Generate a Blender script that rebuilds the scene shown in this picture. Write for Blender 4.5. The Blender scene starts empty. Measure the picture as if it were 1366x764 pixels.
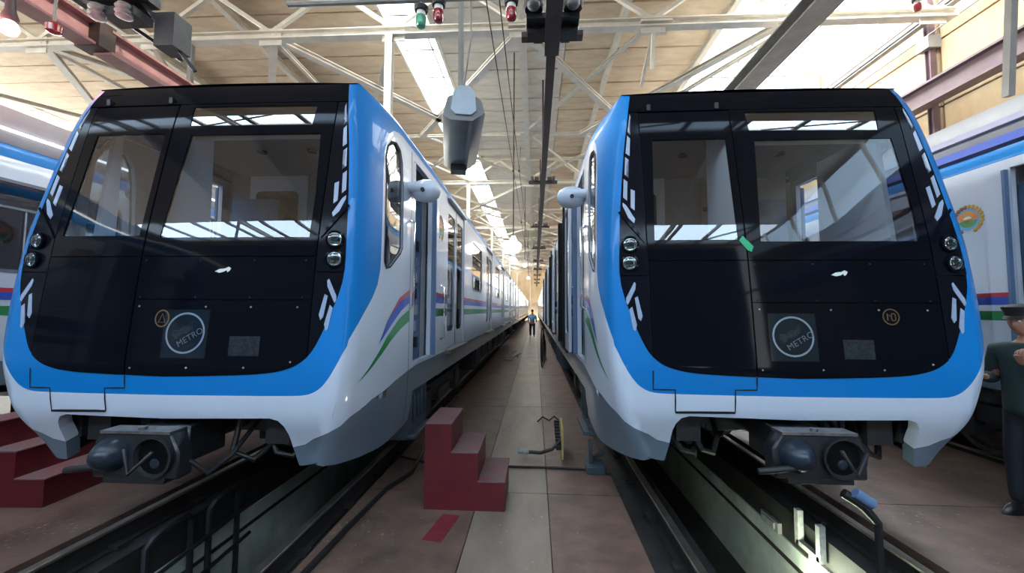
import bpy, bmesh, math, random
from mathutils import Vector, Matrix
from mathutils.geometry import delaunay_2d_cdt
random.seed(7)
sc = bpy.context.scene
COL = sc.collection
# ---------------------------------------------------------------- camera
yaw, pit, rol = [math.radians(a) for a in (3.205, 3.340, 0.293)]
fw = Vector((-math.sin(yaw)*math.cos(pit), math.cos(yaw)*math.cos(pit), math.sin(pit)))
r0 = Vector((math.cos(yaw), math.sin(yaw), 0)); u0 = r0.cross(fw)
rt = r0*math.cos(rol)+u0*math.sin(rol); up = -r0*math.sin(rol)+u0*math.cos(rol)
cd = bpy.data.cameras.new('camera'); cam = bpy.data.objects.new('camera', cd); COL.objects.link(cam)
M = Matrix((rt, up, -fw)).transposed().to_4x4(); M.translation = Vector((0, 0, 1.732)); cam.matrix_world = M
cd.sensor_width = 36; cd.lens = 540/1366*36; cd.clip_start = .05; cd.clip_end = 400
cd.shift_x = -0.7/1366
sc.camera = cam
# ---------------------------------------------------------------- world, sun, daylight through the openings, added lights
w = bpy.data.worlds.new('sky'); sc.world = w; w.use_nodes = True
nt = w.node_tree; bg = nt.nodes['Background']
tc = nt.nodes.new('ShaderNodeTexCoord'); sx = nt.nodes.new('ShaderNodeSeparateXYZ'); cr = nt.nodes.new('ShaderNodeValToRGB')
nt.links.new(tc.outputs['Generated'], sx.inputs[0]); nt.links.new(sx.outputs['Z'], cr.inputs[0]); nt.links.new(cr.outputs[0], bg.inputs[0])
cr.color_ramp.elements[0].color = (.95, .97, 1, 1); cr.color_ramp.elements[1].color = (.42, .68, 1, 1)
bg.inputs[1].default_value = 9.0
def area(name, loc, rot, sx_, sy_, rad, col):
    d = bpy.data.lights.new(name, 'AREA'); d.shape = 'RECTANGLE'; d.size = sx_; d.size_y = sy_
    d.energy = rad*math.pi*sx_*sy_; d.color = col
    o = bpy.data.objects.new(name, d); COL.objects.link(o); o.location = loc; o.rotation_euler = rot; return o
WARM = (1, .93, .80); COOL = (.50, .74, 1)
area('daylight_left_strip_skylight', (-3.52, 32, 9.98), (0, 0, 0), 1.1, 57, 15, (1, .97, .92))
area('daylight_right_skylight', (7.3, 24, 9.98), (0, 0, 0), 4.0, 36, 13, (1, .96, .88))
area('daylight_rear_skylight', (-8.5, -10.2, 9.98), (0, 0, 0), 35, 3.4, 9, COOL)
area('daylight_over_camera_skylight', (-8.5, -1.95, 9.98), (0, 0, 0), 35, .9, 9, COOL)
area('daylight_left_wall_windows', (-26.6, 24, 7.1), (0, math.radians(-90), 0), 4.6, 72, 16, WARM)
area('added_far_end_light', (-2, 74.5, 5.5), (math.radians(-90), 0, 0), 18, 6, 3, (1, .97, .9))  # light added to brighten the far hall and its ceiling
area('added_reflection_light', (9.6, -6.6, 8.75), (0, math.radians(90), 0), 1.5, 11, 4, COOL)  # unseen light added for the bright band in the right windscreen
sd = bpy.data.lights.new('sun', 'SUN'); sd.energy = 4; sd.angle = math.radians(.6); sd.color = (1, .9, .72)
so = bpy.data.objects.new('sun', sd); COL.objects.link(so)
so.rotation_euler = Vector((-.86, .25, -.5)).to_track_quat('-Z', 'Y').to_euler()
sc.view_settings.view_transform = 'Standard'; sc.view_settings.look = 'None'; sc.view_settings.gamma = 1
sc.view_settings.use_curve_mapping = False; sc.view_settings.exposure = 0.0
sc.cycles.max_bounces = 8; sc.cycles.transparent_max_bounces = 16; sc.cycles.sample_clamp_indirect = 6
sc.cycles.caustics_reflective = False; sc.cycles.caustics_refractive = False
# ---------------------------------------------------------------- materials
def mat(name, col, rough=.5, metal=0, coat=0, noise=0, scale=4, col2=None, bump=0, spec=.5, stretch=None, detail=6, emit=None, es=0, bscale=None, croug=.05, speck=None):
    m = bpy.data.materials.new(name); m.use_nodes = True; n = m.node_tree; p = n.nodes['Principled BSDF']
    p.inputs['Base Color'].default_value = (*col, 1); p.inputs['Roughness'].default_value = rough
    p.inputs['Metallic'].default_value = metal; p.inputs['Coat Weight'].default_value = coat; p.inputs['Coat Roughness'].default_value = croug
    p.inputs['Specular IOR Level'].default_value = spec
    t = n.nodes.new('ShaderNodeTexCoord'); mp = n.nodes.new('ShaderNodeMapping'); n.links.new(t.outputs['Object'], mp.inputs[0])
    if stretch: mp.inputs['Scale'].default_value = stretch
    nz = n.nodes.new('ShaderNodeTexNoise'); nz.inputs['Scale'].default_value = scale; nz.inputs['Detail'].default_value = detail
    nz.inputs['Roughness'].default_value = .62
    n.links.new(mp.outputs[0], nz.inputs[0])
    if noise or col2:
        r = n.nodes.new('ShaderNodeValToRGB'); c2 = col2 or tuple(c*(1-noise) for c in col)
        r.color_ramp.elements[0].position = .35; r.color_ramp.elements[1].position = .68
        r.color_ramp.elements[0].color = (*c2, 1); r.color_ramp.elements[1].color = (*col, 1)
        n.links.new(nz.outputs[0], r.inputs[0]); n.links.new(r.outputs[0], p.inputs['Base Color'])
    if speck:
        s1 = n.nodes.new('ShaderNodeTexNoise'); s1.inputs['Scale'].default_value = 26; s1.inputs['Detail'].default_value = 5; n.links.new(t.outputs['Object'], s1.inputs[0])
        s2 = n.nodes.new('ShaderNodeTexNoise'); s2.inputs['Scale'].default_value = 1.1; s2.inputs['Detail'].default_value = 4; n.links.new(t.outputs['Object'], s2.inputs[0])
        a_ = n.nodes.new('ShaderNodeMath'); a_.operation = 'MULTIPLY_ADD'; n.links.new(s2.outputs[0], a_.inputs[0]); a_.inputs[1].default_value = .5; n.links.new(s1.outputs[0], a_.inputs[2])
        rr = n.nodes.new('ShaderNodeValToRGB'); rr.color_ramp.elements[0].position = .925; rr.color_ramp.elements[1].position = 1.0; n.links.new(a_.outputs[0], rr.inputs[0])
        mx = n.nodes.new('ShaderNodeMix'); mx.data_type = 'RGBA'; n.links.new(rr.outputs[0], mx.inputs[0]); n.links.new(r.outputs[0], mx.inputs[6]); mx.inputs[7].default_value = (*speck, 1); n.links.new(mx.outputs[2], p.inputs['Base Color'])
    if bump:
        b = n.nodes.new('ShaderNodeBump'); b.inputs['Strength'].default_value = bump; b.inputs['Distance'].default_value = .02
        src = nz
        if bscale:
            src = n.nodes.new('ShaderNodeTexNoise'); src.inputs['Scale'].default_value = bscale; n.links.new(mp.outputs[0], src.inputs[0])
        n.links.new(src.outputs[0], b.inputs['Height']); n.links.new(b.outputs[0], p.inputs['Normal'])
    if emit:
        p.inputs['Emission Color'].default_value = (*emit, 1); p.inputs['Emission Strength'].default_value = es
    return m
def glass(name, tint, refl=1.0, rough=0.0, ior=1.5):
    m = bpy.data.materials.new(name); m.use_nodes = True; n = m.node_tree; n.nodes.remove(n.nodes['Principled BSDF'])
    out = n.nodes['Material Output']; tr = n.nodes.new('ShaderNodeBsdfTransparent'); gl = n.nodes.new('ShaderNodeBsdfGlossy')
    tr.inputs[0].default_value = (*tint, 1); gl.inputs['Roughness'].default_value = rough; gl.inputs[0].default_value = (refl, refl, refl, 1)
    fr = n.nodes.new('ShaderNodeFresnel'); ge = n.nodes.new('ShaderNodeNewGeometry'); mm = n.nodes.new('ShaderNodeMath'); mm.operation = 'MULTIPLY_ADD'
    mm.inputs[1].default_value = 1/ior-ior; mm.inputs[2].default_value = ior; n.links.new(ge.outputs['Backfacing'], mm.inputs[0]); n.links.new(mm.outputs[0], fr.inputs[0])
    mx = n.nodes.new('ShaderNodeMixShader'); n.links.new(fr.outputs[0], mx.inputs[0]); n.links.new(tr.outputs[0], mx.inputs[1]); n.links.new(gl.outputs[0], mx.inputs[2])
    n.links.new(mx.outputs[0], out.inputs[0]); return m
MT = dict(
 blue=mat('blue_paint', (.0, .185, .53), .45, coat=.22, spec=.25, noise=.06, scale=2),
 white=mat('white_paint', (.57, .64, .74), .38, coat=.6, noise=.05, scale=1.5, bump=.02),
 grey=mat('grey_paint', (.12, .165, .21), .45, coat=.5, noise=.12, scale=3),
 black=mat('black_gloss', (.004, .005, .008), .05, spec=.07),
 blackfrit=mat('black_panel', (.006, .007, .011), .10, spec=.09),
 seam=mat('seam_rubber', (.004, .004, .005), .8),
 lampwhite=mat('light_bar_lens', (.33, .41, .56), .25, coat=.6, noise=.08, scale=30),
 chrome=mat('chrome', (.75, .77, .8), .12, metal=1),
 lens=glass('lamp_glass', (.8, .85, .85), 1, .02, 1.6),
 thin=glass('skylight_glass', (.95, .97, .98), 1, .0, 1.12),
 letterm=mat('faded_lettering', (.10, .13, .16), .3),
 goldd=mat('faded_gold', (.12, .07, .025), .5),
 wind=glass('windscreen_glass', (.62, .67, .72), 1, .0, 1.62),
 windhi=glass('upper_window_glass', (.3, .34, .38), 1, .0, 2.2),
 sideglass=glass('side_window_glass', (.30, .33, .36), 1, .0, 1.9),
 interior=mat('cab_lining', (.36, .38, .40), .6, noise=.1, scale=3),
 interior2=mat('cab_pillar_lining', (.82, .86, .90), .5, noise=.06, scale=3),
 dark=mat('dark_equipment', (.018, .019, .022), .55, noise=.5, scale=9, bump=.2),
 equip=mat('grey_equipment', (.05, .075, .09), .5, noise=.3, scale=6),
 steel=mat('worn_steel', (.30, .29, .28), .35, metal=.8, noise=.5, scale=12),
 wheel=mat('wheel_steel', (.22, .21, .20), .4, metal=.7, noise=.5, scale=9),
 rubber=mat('hose_rubber', (.008, .008, .009), .55),
 coupler=mat('coupler_paint', (.016, .019, .024), .42, noise=.5, scale=14, coat=.2),
 couplerhi=mat('coupler_cone_steel', (.022, .034, .052), .3, metal=.2, noise=.4, scale=9),
 redst=mat('red_stripe', (.50, .03, .05), .4, coat=.8), bluest=mat('blue_stripe', (.03, .09, .48), .4, coat=.8), greenst=mat('green_stripe', (.02, .24, .07), .4, coat=.8),
 gold=mat('emblem_gold', (.55, .30, .07), .5), orange=mat('emblem_orange', (.75, .25, .06), .5), pale=mat('emblem_pale', (.7, .72, .68), .5),
 brown=mat('emblem_brown', (.30, .13, .05), .5), sky2=mat('emblem_blue', (.15, .42, .65), .5), leafg=mat('emblem_green', (.10, .30, .10), .5),
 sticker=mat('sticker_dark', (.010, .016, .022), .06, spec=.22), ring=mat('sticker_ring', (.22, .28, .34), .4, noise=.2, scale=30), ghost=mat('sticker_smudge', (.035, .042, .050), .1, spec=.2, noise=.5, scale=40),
 greent=mat('green_tape', (.02, .38, .16), .5),
 redpaint=mat('red_step_paint', (.115, .006, .012), .42, coat=.15, noise=.4, scale=7, bump=.08, col2=(.075, .005, .009)),
 redworn=mat('worn_red_tread', (.17, .045, .05), .6, scale=9, col2=(.12, .085, .08), bump=.1),
 floor=mat('worn_painted_concrete', (.185, .112, .082), .42, scale=3.2, col2=(.088, .055, .042), bump=.05, bscale=30, detail=10, speck=(.30, .24, .19)),
 floorc=mat('worn_concrete_light_band', (.26, .205, .155), .38, scale=3.4, col2=(.165, .12, .09), bump=.05, bscale=30, detail=10, stretch=(1, .35, 1), speck=(.38, .32, .26)),
 ledge=mat('oily_and_shaded_concrete', (.035, .031, .028), .7, scale=5, col2=(.013, .012, .012), bump=.3, detail=9),
 pitwall=mat('pit_wall_paint', (.66, .69, .62), .6, scale=2.2, col2=(.40, .43, .38), bump=.1, detail=9),
 pitfloor=mat('pit_floor_wet', (.020, .022, .018), .3, scale=3, col2=(.008, .009, .008), bump=.2),
 rail=mat('polished_rail', (.42, .36, .30), .3, metal=.85, noise=.35, scale=8),
 railside=mat('rusty_rail_side', (.03, .024, .022), .7, noise=.5, scale=8),
 deck=mat('roof_panel_tan', (.78, .64, .46), .8, scale=1.2, col2=(.60, .46, .31), bump=.05, detail=8, stretch=(1, 3, 1)),
 deckg=mat('roof_panel_grey', (.80, .75, .66), .8, scale=1.2, col2=(.64, .58, .49), bump=.05, detail=8, stretch=(1, 3, 1)),
 deckback=mat('roof_void', (.16, .12, .08), .9),
 steelw=mat('cream_steelwork', (.78, .73, .63), .5, noise=.2, scale=3),
 steelg=mat('grey_steelwork', (.30, .29, .27), .5, noise=.25, scale=3),
 purple=mat('oxide_crane_rail', (.17, .105, .115), .5, noise=.3, scale=3),
 pink=mat('beam_with_pink_light', (.40, .20, .20), .5, noise=.25, scale=3),
 darkbar=mat('brown_contact_rail', (.060, .035, .030), .5, noise=.3, scale=6),
 wall=mat('tan_wall_panel', (.62, .46, .27), .85, scale=1.1, col2=(.46, .31, .17), bump=.08, detail=9, stretch=(1, 1, .4)),
 boxgrey=mat('hanging_box_grey', (.20, .20, .195), .45, metal=.2, noise=.15, scale=4), boxend=mat('pale_blue_box_end', (.48, .58, .66), .5, noise=.15, scale=6),
 redlamp=mat('red_lamp_glass', (.30, .010, .016), .2, coat=1), steelb=mat('painted_sunlit_steel', (.88, .84, .74), .5, noise=.08, scale=3), backwall=mat('darkened_rear_wall', (.03, .036, .045), .9), whitecer=mat('white_socket', (.7, .7, .68), .3, coat=.5), greenlamp=mat('green_lamp_glass', (.03, .32, .16), .2, coat=1),
 bulb=mat('lit_lamp_glass', (.9, .9, .85), .3, emit=(1, .97, .9), es=9), bulbred=mat('lit_red_lamp', (.9, .6, .6), .3, emit=(1, .62, .60), es=9),
 pitlamp=mat('lit_pit_lamp', (.9, .95, .8), .3, emit=(.92, 1, .75), es=14),
 duct=mat('grey_duct', (.36, .37, .39), .4, metal=.2, noise=.12, scale=3), tube=mat('lit_tube', (.95, .95, .95), .3, emit=(1, 1, 1), es=3.5),
 mullion=mat('skylight_bar', (.22, .20, .17), .6), bluecab=mat('blue_cabinet', (.10, .17, .30), .5), woodp=mat('yellow_board', (.42, .33, .10), .6, noise=.3, scale=12),
 scrap=mat('pale_scrap', (.42, .42, .40), .5, noise=.4, scale=20),
 skin=mat('skin', (.42, .20, .13), .5, noise=.1, scale=20), cloth=mat('dark_green_uniform', (.020, .045, .045), .8, noise=.25, scale=30, bump=.15), trous=mat('dark_trousers', (.012, .020, .028), .8, noise=.25, scale=30, bump=.15),
 capm=mat('black_cap', (.010, .010, .012), .7), shoe=mat('black_leather', (.008, .008, .009), .35), bluecl=mat('light_blue_shirt', (.10, .38, .62), .8), hair=mat('dark_hair', (.012, .009, .008), .6), eyew=mat('eye_white', (.6, .6, .58), .3),
 beige=mat('beige_panel', (.42, .34, .25), .6, noise=.15, scale=3), redline=mat('red_floor_paint', (.20, .022, .028), .5, noise=.3, scale=12),
)
# ---------------------------------------------------------------- object helpers
def props(o, label=None, cat=None, group=None, kind=None):
    if label: o['label'] = label
    if cat: o['category'] = cat
    if group: o['group'] = group
    if kind: o['kind'] = kind
    return o
def thing(name, label, cat, loc=(0, 0, 0), rz=0, group=None):
    o = bpy.data.objects.new(name, None); COL.objects.link(o); o.location = loc; o.rotation_euler = (0, 0, rz); o.empty_display_size = .2
    return props(o, label, cat, group)
def link(name, me, m, parent=None, label=None):
    o = bpy.data.objects.new(name, me); COL.objects.link(o)
    if m is not None and len(me.materials) == 0: me.materials.append(MT[m] if isinstance(m, str) else m)
    if parent is not None: o.parent = parent
    if label: o['label'] = label
    return o
def copy_tree(o, parent=None, skip=()):
    c = o.copy(); COL.objects.link(c)
    if parent is not None: c.parent = parent
    for ch in list(o.children):
        if ch.name.split('.')[0] in skip: continue
        copy_tree(ch, c, skip)
    return c
class MB:
    "collects simple shapes into one mesh"
    def __init__(s): s.v = []; s.f = []; s.sm = []
    def add(s, vs, fs, smooth=False):
        b = len(s.v); s.v += [tuple(v) for v in vs]; s.f += [tuple(i+b for i in f) for f in fs]; s.sm += [smooth]*len(fs); return s
    def box(s, c, d, rz=0, R=None):
        x, y, z = [a/2 for a in d]; P = [Vector((i*x, j*y, k*z)) for i in (-1, 1) for j in (-1, 1) for k in (-1, 1)]
        if R is None: R = Matrix.Rotation(rz, 3, 'Z')
        P = [R @ p+Vector(c) for p in P]
        return s.add(P, [(0, 1, 3, 2), (4, 6, 7, 5), (0, 4, 5, 1), (2, 3, 7, 6), (0, 2, 6, 4), (1, 5, 7, 3)])
    def bar(s, a, b, w, h, upv=(0, 0, 1)):
        a = Vector(a); b = Vector(b); d = (b-a); L = d.length; d.normalize(); u = Vector(upv)
        if abs(d.dot(u)) > .98: u = Vector((0, 1, 0))
        r = d.cross(u).normalized(); u = r.cross(d)
        R = Matrix((r, d, u)).transposed()
        return s.box((a+b)/2, (w, L, h), R=R)
    def ibeam(s, a, b, w, h, t=.02, upv=(0, 0, 1)):
        a = Vector(a); b = Vector(b); d = (b-a).normalized(); u = Vector(upv)
        if abs(d.dot(u)) > .98: u = Vector((0, 1, 0))
        r = d.cross(u).normalized(); u = r.cross(d)
        for k in (-1, 1): s.bar(a+u*k*(h-t)/2, b+u*k*(h-t)/2, w, t, u)
        return s.bar(a, b, t, h-2*t, u)
    def tube(s, pts, r, n=8, caps=True):
        pts = [Vector(p) for p in pts]; rings = []; u = None
        for i, p in enumerate(pts):
            d = (pts[min(i+1, len(pts)-1)]-pts[max(i-1, 0)]).normalized()
            if u is None:
                u = Vector((0, 0, 1)) if abs(d.z) < .9 else Vector((0, 1, 0))
            u = (u-d*u.dot(d)).normalized(); v = d.cross(u)
            rr = r[i] if isinstance(r, (list, tuple)) else r
            rings.append([p+(u*math.cos(a)+v*math.sin(a))*rr for a in [2*math.pi*k/n for k in range(n)]])
        vs = [q for R in rings for q in R]; fs = []
        for i in range(len(pts)-1):
            for k in range(n): fs.append((i*n+k, i*n+(k+1) % n, (i+1)*n+(k+1) % n, (i+1)*n+k))
        s.add(vs, fs, True)
        if caps:
            b = len(s.v)-len(vs); s.f.append(tuple(b+k for k in range(n))[::-1]); s.f.append(tuple(b+len(vs)-n+k for k in range(n))); s.sm += [False, False]
        return s
    def lathe(s, c, prof, axis=(0, 0, 1), n=20):
        "prof: (radius, height) along axis"
        c = Vector(c); a = Vector(axis).normalized(); u = Vector((1, 0, 0)) if abs(a.x) < .9 else Vector((0, 0, 1)); u = (u-a*u.dot(a)).normalized(); v = a.cross(u)
        vs = []; fs = []
        for (r, h) in prof:
            for k in range(n):
                t = 2*math.pi*k/n; vs.append(c+a*h+(u*math.cos(t)+v*math.sin(t))*max(r, 1e-4))
        for i in range(len(prof)-1):
            for k in range(n): fs.append((i*n+k, i*n+(k+1) % n, (i+1)*n+(k+1) % n, (i+1)*n+k))
        fs.append(tuple(range(n))[::-1]); fs.append(tuple((len(prof)-1)*n+k for k in range(n)))
        return s.add(vs, fs, True)
    def prism(s, poly, y0, y1, plane='xz'):
        n = len(poly)
        def P(a, b, y): return (a, y, b) if plane == 'xz' else ((y, a, b) if plane == 'yz' else (a, b, y))
        vs = [P(a, b, y0) for a, b in poly]+[P(a, b, y1) for a, b in poly]
        fs = [tuple(range(n)), tuple(range(2*n-1, n-1, -1))]+[(i, i+n, (i+1) % n+n, (i+1) % n) for i in range(n)]
        return s.add(vs, fs)
    def mesh(s, name, bevel=0):
        me = bpy.data.meshes.new(name); me.from_pydata(s.v, [], s.f); me.update()
        me.polygons.foreach_set('use_smooth', s.sm)
        bm = bmesh.new(); bm.from_mesh(me)
        if bevel: bmesh.ops.bevel(bm, geom=[e for e in bm.edges if len(e.link_faces) == 2 and e.calc_face_angle(0) > .6], offset=bevel, segments=1, affect='EDGES', clamp_overlap=True)
        bmesh.ops.recalc_face_normals(bm, faces=bm.faces); bm.to_mesh(me); bm.free()
        try: me.set_sharp_from_angle(angle=math.radians(40))
        except Exception: pass
        return me
    def obj(s, name, m, parent=None, label=None, bevel=0): return link(name, s.mesh(name, bevel), m, parent, label)
def box(name, c, d, m, parent=None, label=None, bevel=0, rz=0): return MB().box(c, d, rz).obj(name, m, parent, label, bevel)
# ---------------------------------------------------------------- curved nose surface of the head car
def tab(T, z):
    if z <= T[0][0]: return T[0][1]
    if z >= T[-1][0]: return T[-1][1]
    for i in range(len(T)-1):
        if z <= T[i+1][0]: break
    x0, y0 = T[i]; x1, y1 = T[i+1]
    def sl(k):
        a, b = max(k-1, 0), min(k+1, len(T)-1)
        return (T[b][1]-T[a][1])/(T[b][0]-T[a][0])
    h = x1-x0; t = (z-x0)/h; m0 = sl(i)*h; m1 = sl(i+1)*h
    return (2*t**3-3*t*t+1)*y0+(t**3-2*t*t+t)*m0+(-2*t**3+3*t*t)*y1+(t**3-t*t)*m1
YF = [(.45, .12), (.6, .07), (.75, .03), (.9, -.04), (1.0, -.075), (1.17, -.092), (1.35, -.098), (1.6, -.075), (1.85, -.05), (2.1, -.02), (2.25, .0), (2.5, .045), (3.0, .14), (3.3, .205), (3.5, .275), (3.62, .335)]
WM = [(.5, .86), (1.35, 1.225), (1.6, 1.24), (2.1, 1.236), (2.5, 1.212), (3.0, 1.160), (3.3, 1.115), (3.5, 1.08), (3.62, 1.055)]   # edge of the black mask
WF = [(.5, .98), (.6, 1.01), (.75, 1.085), (.95, 1.175), (1.15, 1.235), (1.35, 1.275), (1.6, 1.300), (2.1, 1.298), (2.5, 1.276), (3.0, 1.226), (3.3, 1.182), (3.5, 1.148), (3.62, 1.123)]
WB = [(.5, 1.29), (.8, 1.33), (1.1, 1.35), (3.3, 1.35), (3.42, 1.335), (3.5, 1.3), (3.62, 1.2)]
YB = [(.5, .85), (1.0, .7), (1.5, .6), (2.8, .6), (3.3, .85), (3.5, 1.05), (3.62, 1.1)]
def front(x, z):
    w_ = tab(WF, z); a = abs(x); e = max(0., (a-(w_-.06))/.06)
    return Vector((x, tab(YF, z)-.015*(1-min(1, a/w_)**2)-.005+.02*min(e, 1.2)**2, z))
def YC(z): return tab(YF, z)+.015
def side(y, z, sg=1):
    w0 = tab(WF, z); w1 = tab(WB, z); y0 = YC(z); y1 = tab(YB, z)
    t = min(1, max(0, (y-y0)/(y1-y0)))
    return Vector((sg*(w0+(w1-w0)*(1-(1-t)**2.4)), y, z))
CF = lambda a, b: front(a, b)
CSR = lambda a, b: side(a, b, 1)
CSL = lambda a, b: side(a, b, -1)
def nrm(ch, a, b):
    e = .004
    n = (ch(a+e, b)-ch(a-e, b)).cross(ch(a, b+e)-ch(a, b-e))
    if n.length < 1e-12: return Vector((0, -1, 0))
    n.normalize()
    if ch is CF:
        if n.y > 0: n.negate()
    elif ch is CSR:
        if n.x < 0: n.negate()
    elif ch is CSL:
        if n.x > 0: n.negate()
    # soften the shading over the rounded corner where front and side meet
    s = 1 if (ch is CSR or (ch is CF and a > 0)) else -1
    m_ = Vector((s*.75, -.66, .05)).normalized()
    k = 0
    if ch is CF: k = max(0, 1-(tab(WF, b)-abs(a))/.055)
    elif ch in (CSR, CSL): k = max(0, 1-(a-YC(b))/.16)
    if k > 0 and b > .55: n = n.lerp(m_, min(1, k)**1.3).normalized()
    return n
def inpoly(p, poly):
    x, y = p; c = False; n = len(poly); j = n-1
    for i in range(n):
        xi, yi = poly[i]; xj, yj = poly[j]
        if (yi > y) != (yj > y) and x < (xj-xi)*(y-yi)/(yj-yi)+xi: c = not c
        j = i
    return c
def dens(poly, ha, hb):
    o = []
    for i in range(len(poly)):
        a = poly[i]; b = poly[(i+1) % len(poly)]
        n = max(1, int(math.ceil(max(abs(b[0]-a[0])/ha, abs(b[1]-a[1])/hb)-1e-6)))
        for k in range(n): o.append((a[0]+(b[0]-a[0])*k/n, a[1]+(b[1]-a[1])*k/n))
    return o
def patch_mesh(name, ch, poly, holes=(), ha=.09, hb=.09, off=0., thick=.02):
    loops = [dens(poly, ha, hb)]+[dens(h, ha, hb) for h in holes]
    vs = []; es = []
    for L in loops:
        b = len(vs); vs += [Vector(p) for p in L]; es += [(b+i, b+(i+1) % len(L)) for i in range(len(L))]
    x0 = min(p[0] for p in loops[0]); x1 = max(p[0] for p in loops[0]); z0 = min(p[1] for p in loops[0]); z1 = max(p[1] for p in loops[0])
    nx = max(1, round((x1-x0)/ha)); nz = max(1, round((z1-z0)/hb))
    for i in range(1, nx):
        for j in range(1, nz):
            p = (x0+(x1-x0)*i/nx, z0+(z1-z0)*j/nz)
            if not inpoly(p, loops[0]): continue
            if any(inpoly(p, L) for L in loops[1:]): continue
            if min((p[0]-q.x)**2/ha**2+(p[1]-q.y)**2/hb**2 for q in vs[:sum(len(L) for L in loops)]) < .16: continue
            vs.append(Vector(p))
    R = delaunay_2d_cdt(vs, es, [], 0, 1e-5)
    V, E_, F_ = R[0], R[1], R[2]
    fs = []
    for f in F_:
        c = ((V[f[0]].x+V[f[1]].x+V[f[2]].x)/3, (V[f[0]].y+V[f[1]].y+V[f[2]].y)/3)
        if inpoly(c, loops[0]) and not any(inpoly(c, L) for L in loops[1:]): fs.append(tuple(f))
    N = [nrm(ch, v.x, v.y) for v in V]
    P = [ch(v.x, v.y)+n*off for v, n in zip(V, N)]
    # orient
    out = []
    for f in fs:
        n = (P[f[1]]-P[f[0]]).cross(P[f[2]]-P[f[0]])
        out.append(f if n.dot(N[f[0]]) > 0 else f[::-1])
    cnt = {}
    for f in out:
        for i in range(3):
            a, b = f[i], f[(i+1) % 3]; cnt[(a, b)] = 1
    bd = [(a, b) for (a, b) in cnt if (b, a) not in cnt]
    nb = len(P); idx = {}; Q = []
    for a, b in bd:
        for k in (a, b):
            if k not in idx: idx[k] = nb+len(Q); Q.append(P[k]-N[k]*thick)
    walls = [(b, a, idx[a], idx[b]) for a, b in bd] if thick > 0 else []
    me = bpy.data.meshes.new(name); me.from_pydata([tuple(p) for p in P+Q], [], out+walls); me.update()
    nf = len(out)
    me.polygons.foreach_set('use_smooth', [True]*len(me.polygons))
    ln = []
    for pi, pl in enumerate(me.polygons):
        for vi in pl.vertices:
            ln.append(tuple(N[vi]) if pi < nf else tuple(pl.normal))
    me.normals_split_custom_set(ln)
    return me
def patch(name, ch, poly, m, parent, holes=(), ha=.09, hb=.09, off=0., thick=.02, label=None):
    return link(name, patch_mesh(name, ch, poly, holes, ha, hb, off, thick), m, parent, label)
def ribbon(name, ch, pts, width, m, parent, off=.003, closed=False, step=.08, label=None):
    P = dens(pts if closed else pts, step, step)
    if not closed:
        P = []
        for i in range(len(pts)-1):
            a, b = pts[i], pts[i+1]; n = max(1, int(math.hypot(b[0]-a[0], b[1]-a[1])/step)+1)
            P += [(a[0]+(b[0]-a[0])*k/n, a[1]+(b[1]-a[1])*k/n) for k in range(n)]
        P.append(pts[-1])
    mb = MB(); n = len(P); vs = []
    for i in range(n):
        a = P[(i-1) % n] if closed or i > 0 else P[0]; b = P[(i+1) % n] if closed or i < n-1 else P[-1]
        d = Vector((b[0]-a[0], b[1]-a[1])); d.normalize(); t = Vector((-d.y, d.x))*width/2
        for s_ in (-1, 1):
            q = (P[i][0]+t.x*s_, P[i][1]+t.y*s_); vs.append(ch(*q)+nrm(ch, *q)*off)
    rr = range(n if closed else n-1)
    mb.add(vs, [(2*i, 2*i+1, 2*((i+1) % n)+1, 2*((i+1) % n)) for i in rr])
    return mb.obj(name, m, parent, label)
def clip(poly, x0, x1, z0, z1):
    def cut(P, f, g):
        o = []
        for i in range(len(P)):
            a, b = P[i-1], P[i]; fa, fb = f(a), f(b)
            if (fa >= 0) != (fb >= 0):
                t = fa/(fa-fb); o.append((a[0]+(b[0]-a[0])*t, a[1]+(b[1]-a[1])*t))
            if fb >= 0: o.append(b)
        return o
    P = list(poly)
    for f in (lambda p: p[0]-x0, lambda p: x1-p[0], lambda p: p[1]-z0, lambda p: z1-p[1]): P = cut(P, f, None)
    return P
def mir(L): return [(-a, b) for a, b in reversed(L)]
# ---------------------------------------------------------------- hall: floors, track beds, pits, walls, roof
TC = (-7.065, -2.595, 1.875, 6.345)
Y0, Y1 = -12., 72.
def struct(o): o['kind'] = 'structure'; return o
LYM = (Y1+Y0)/2; LYL = Y1-Y0
fl = bpy.data.objects.new('floor', None); COL.objects.link(fl); struct(fl)
def slabrow(x0, x1, m, ys, name='floor_slab', zt=0):
    for a, b in zip(ys[:-1], ys[1:]):
        box(name, ((x0+x1)/2, (a+b)/2, zt-.15), (x1-x0-.008, b-a-.012, .3), m, fl)
ys = [Y0, -6, -1, 1.2, 3.95, 7.4, 11, 15, 20, 26, 33, 41, 50, 60, Y1]
slabrow(-1.6, -.52, 'floor', ys); slabrow(-.52, .12, 'floorc', ys); slabrow(.12, .80, 'floor', ys)  # middle row paler: reflected light and wear put into its colour
slabrow(-6.06, -3.47, 'floor', ys); slabrow(2.76, 5.34, 'floor', ys)
slabrow(-27, -8.07, 'ledge', [Y0, 10, 40, Y1]); slabrow(7.35, 9.7, 'floor', [Y0, 10, 40, Y1])  # far left slab takes a dark colour in place of shade
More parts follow.
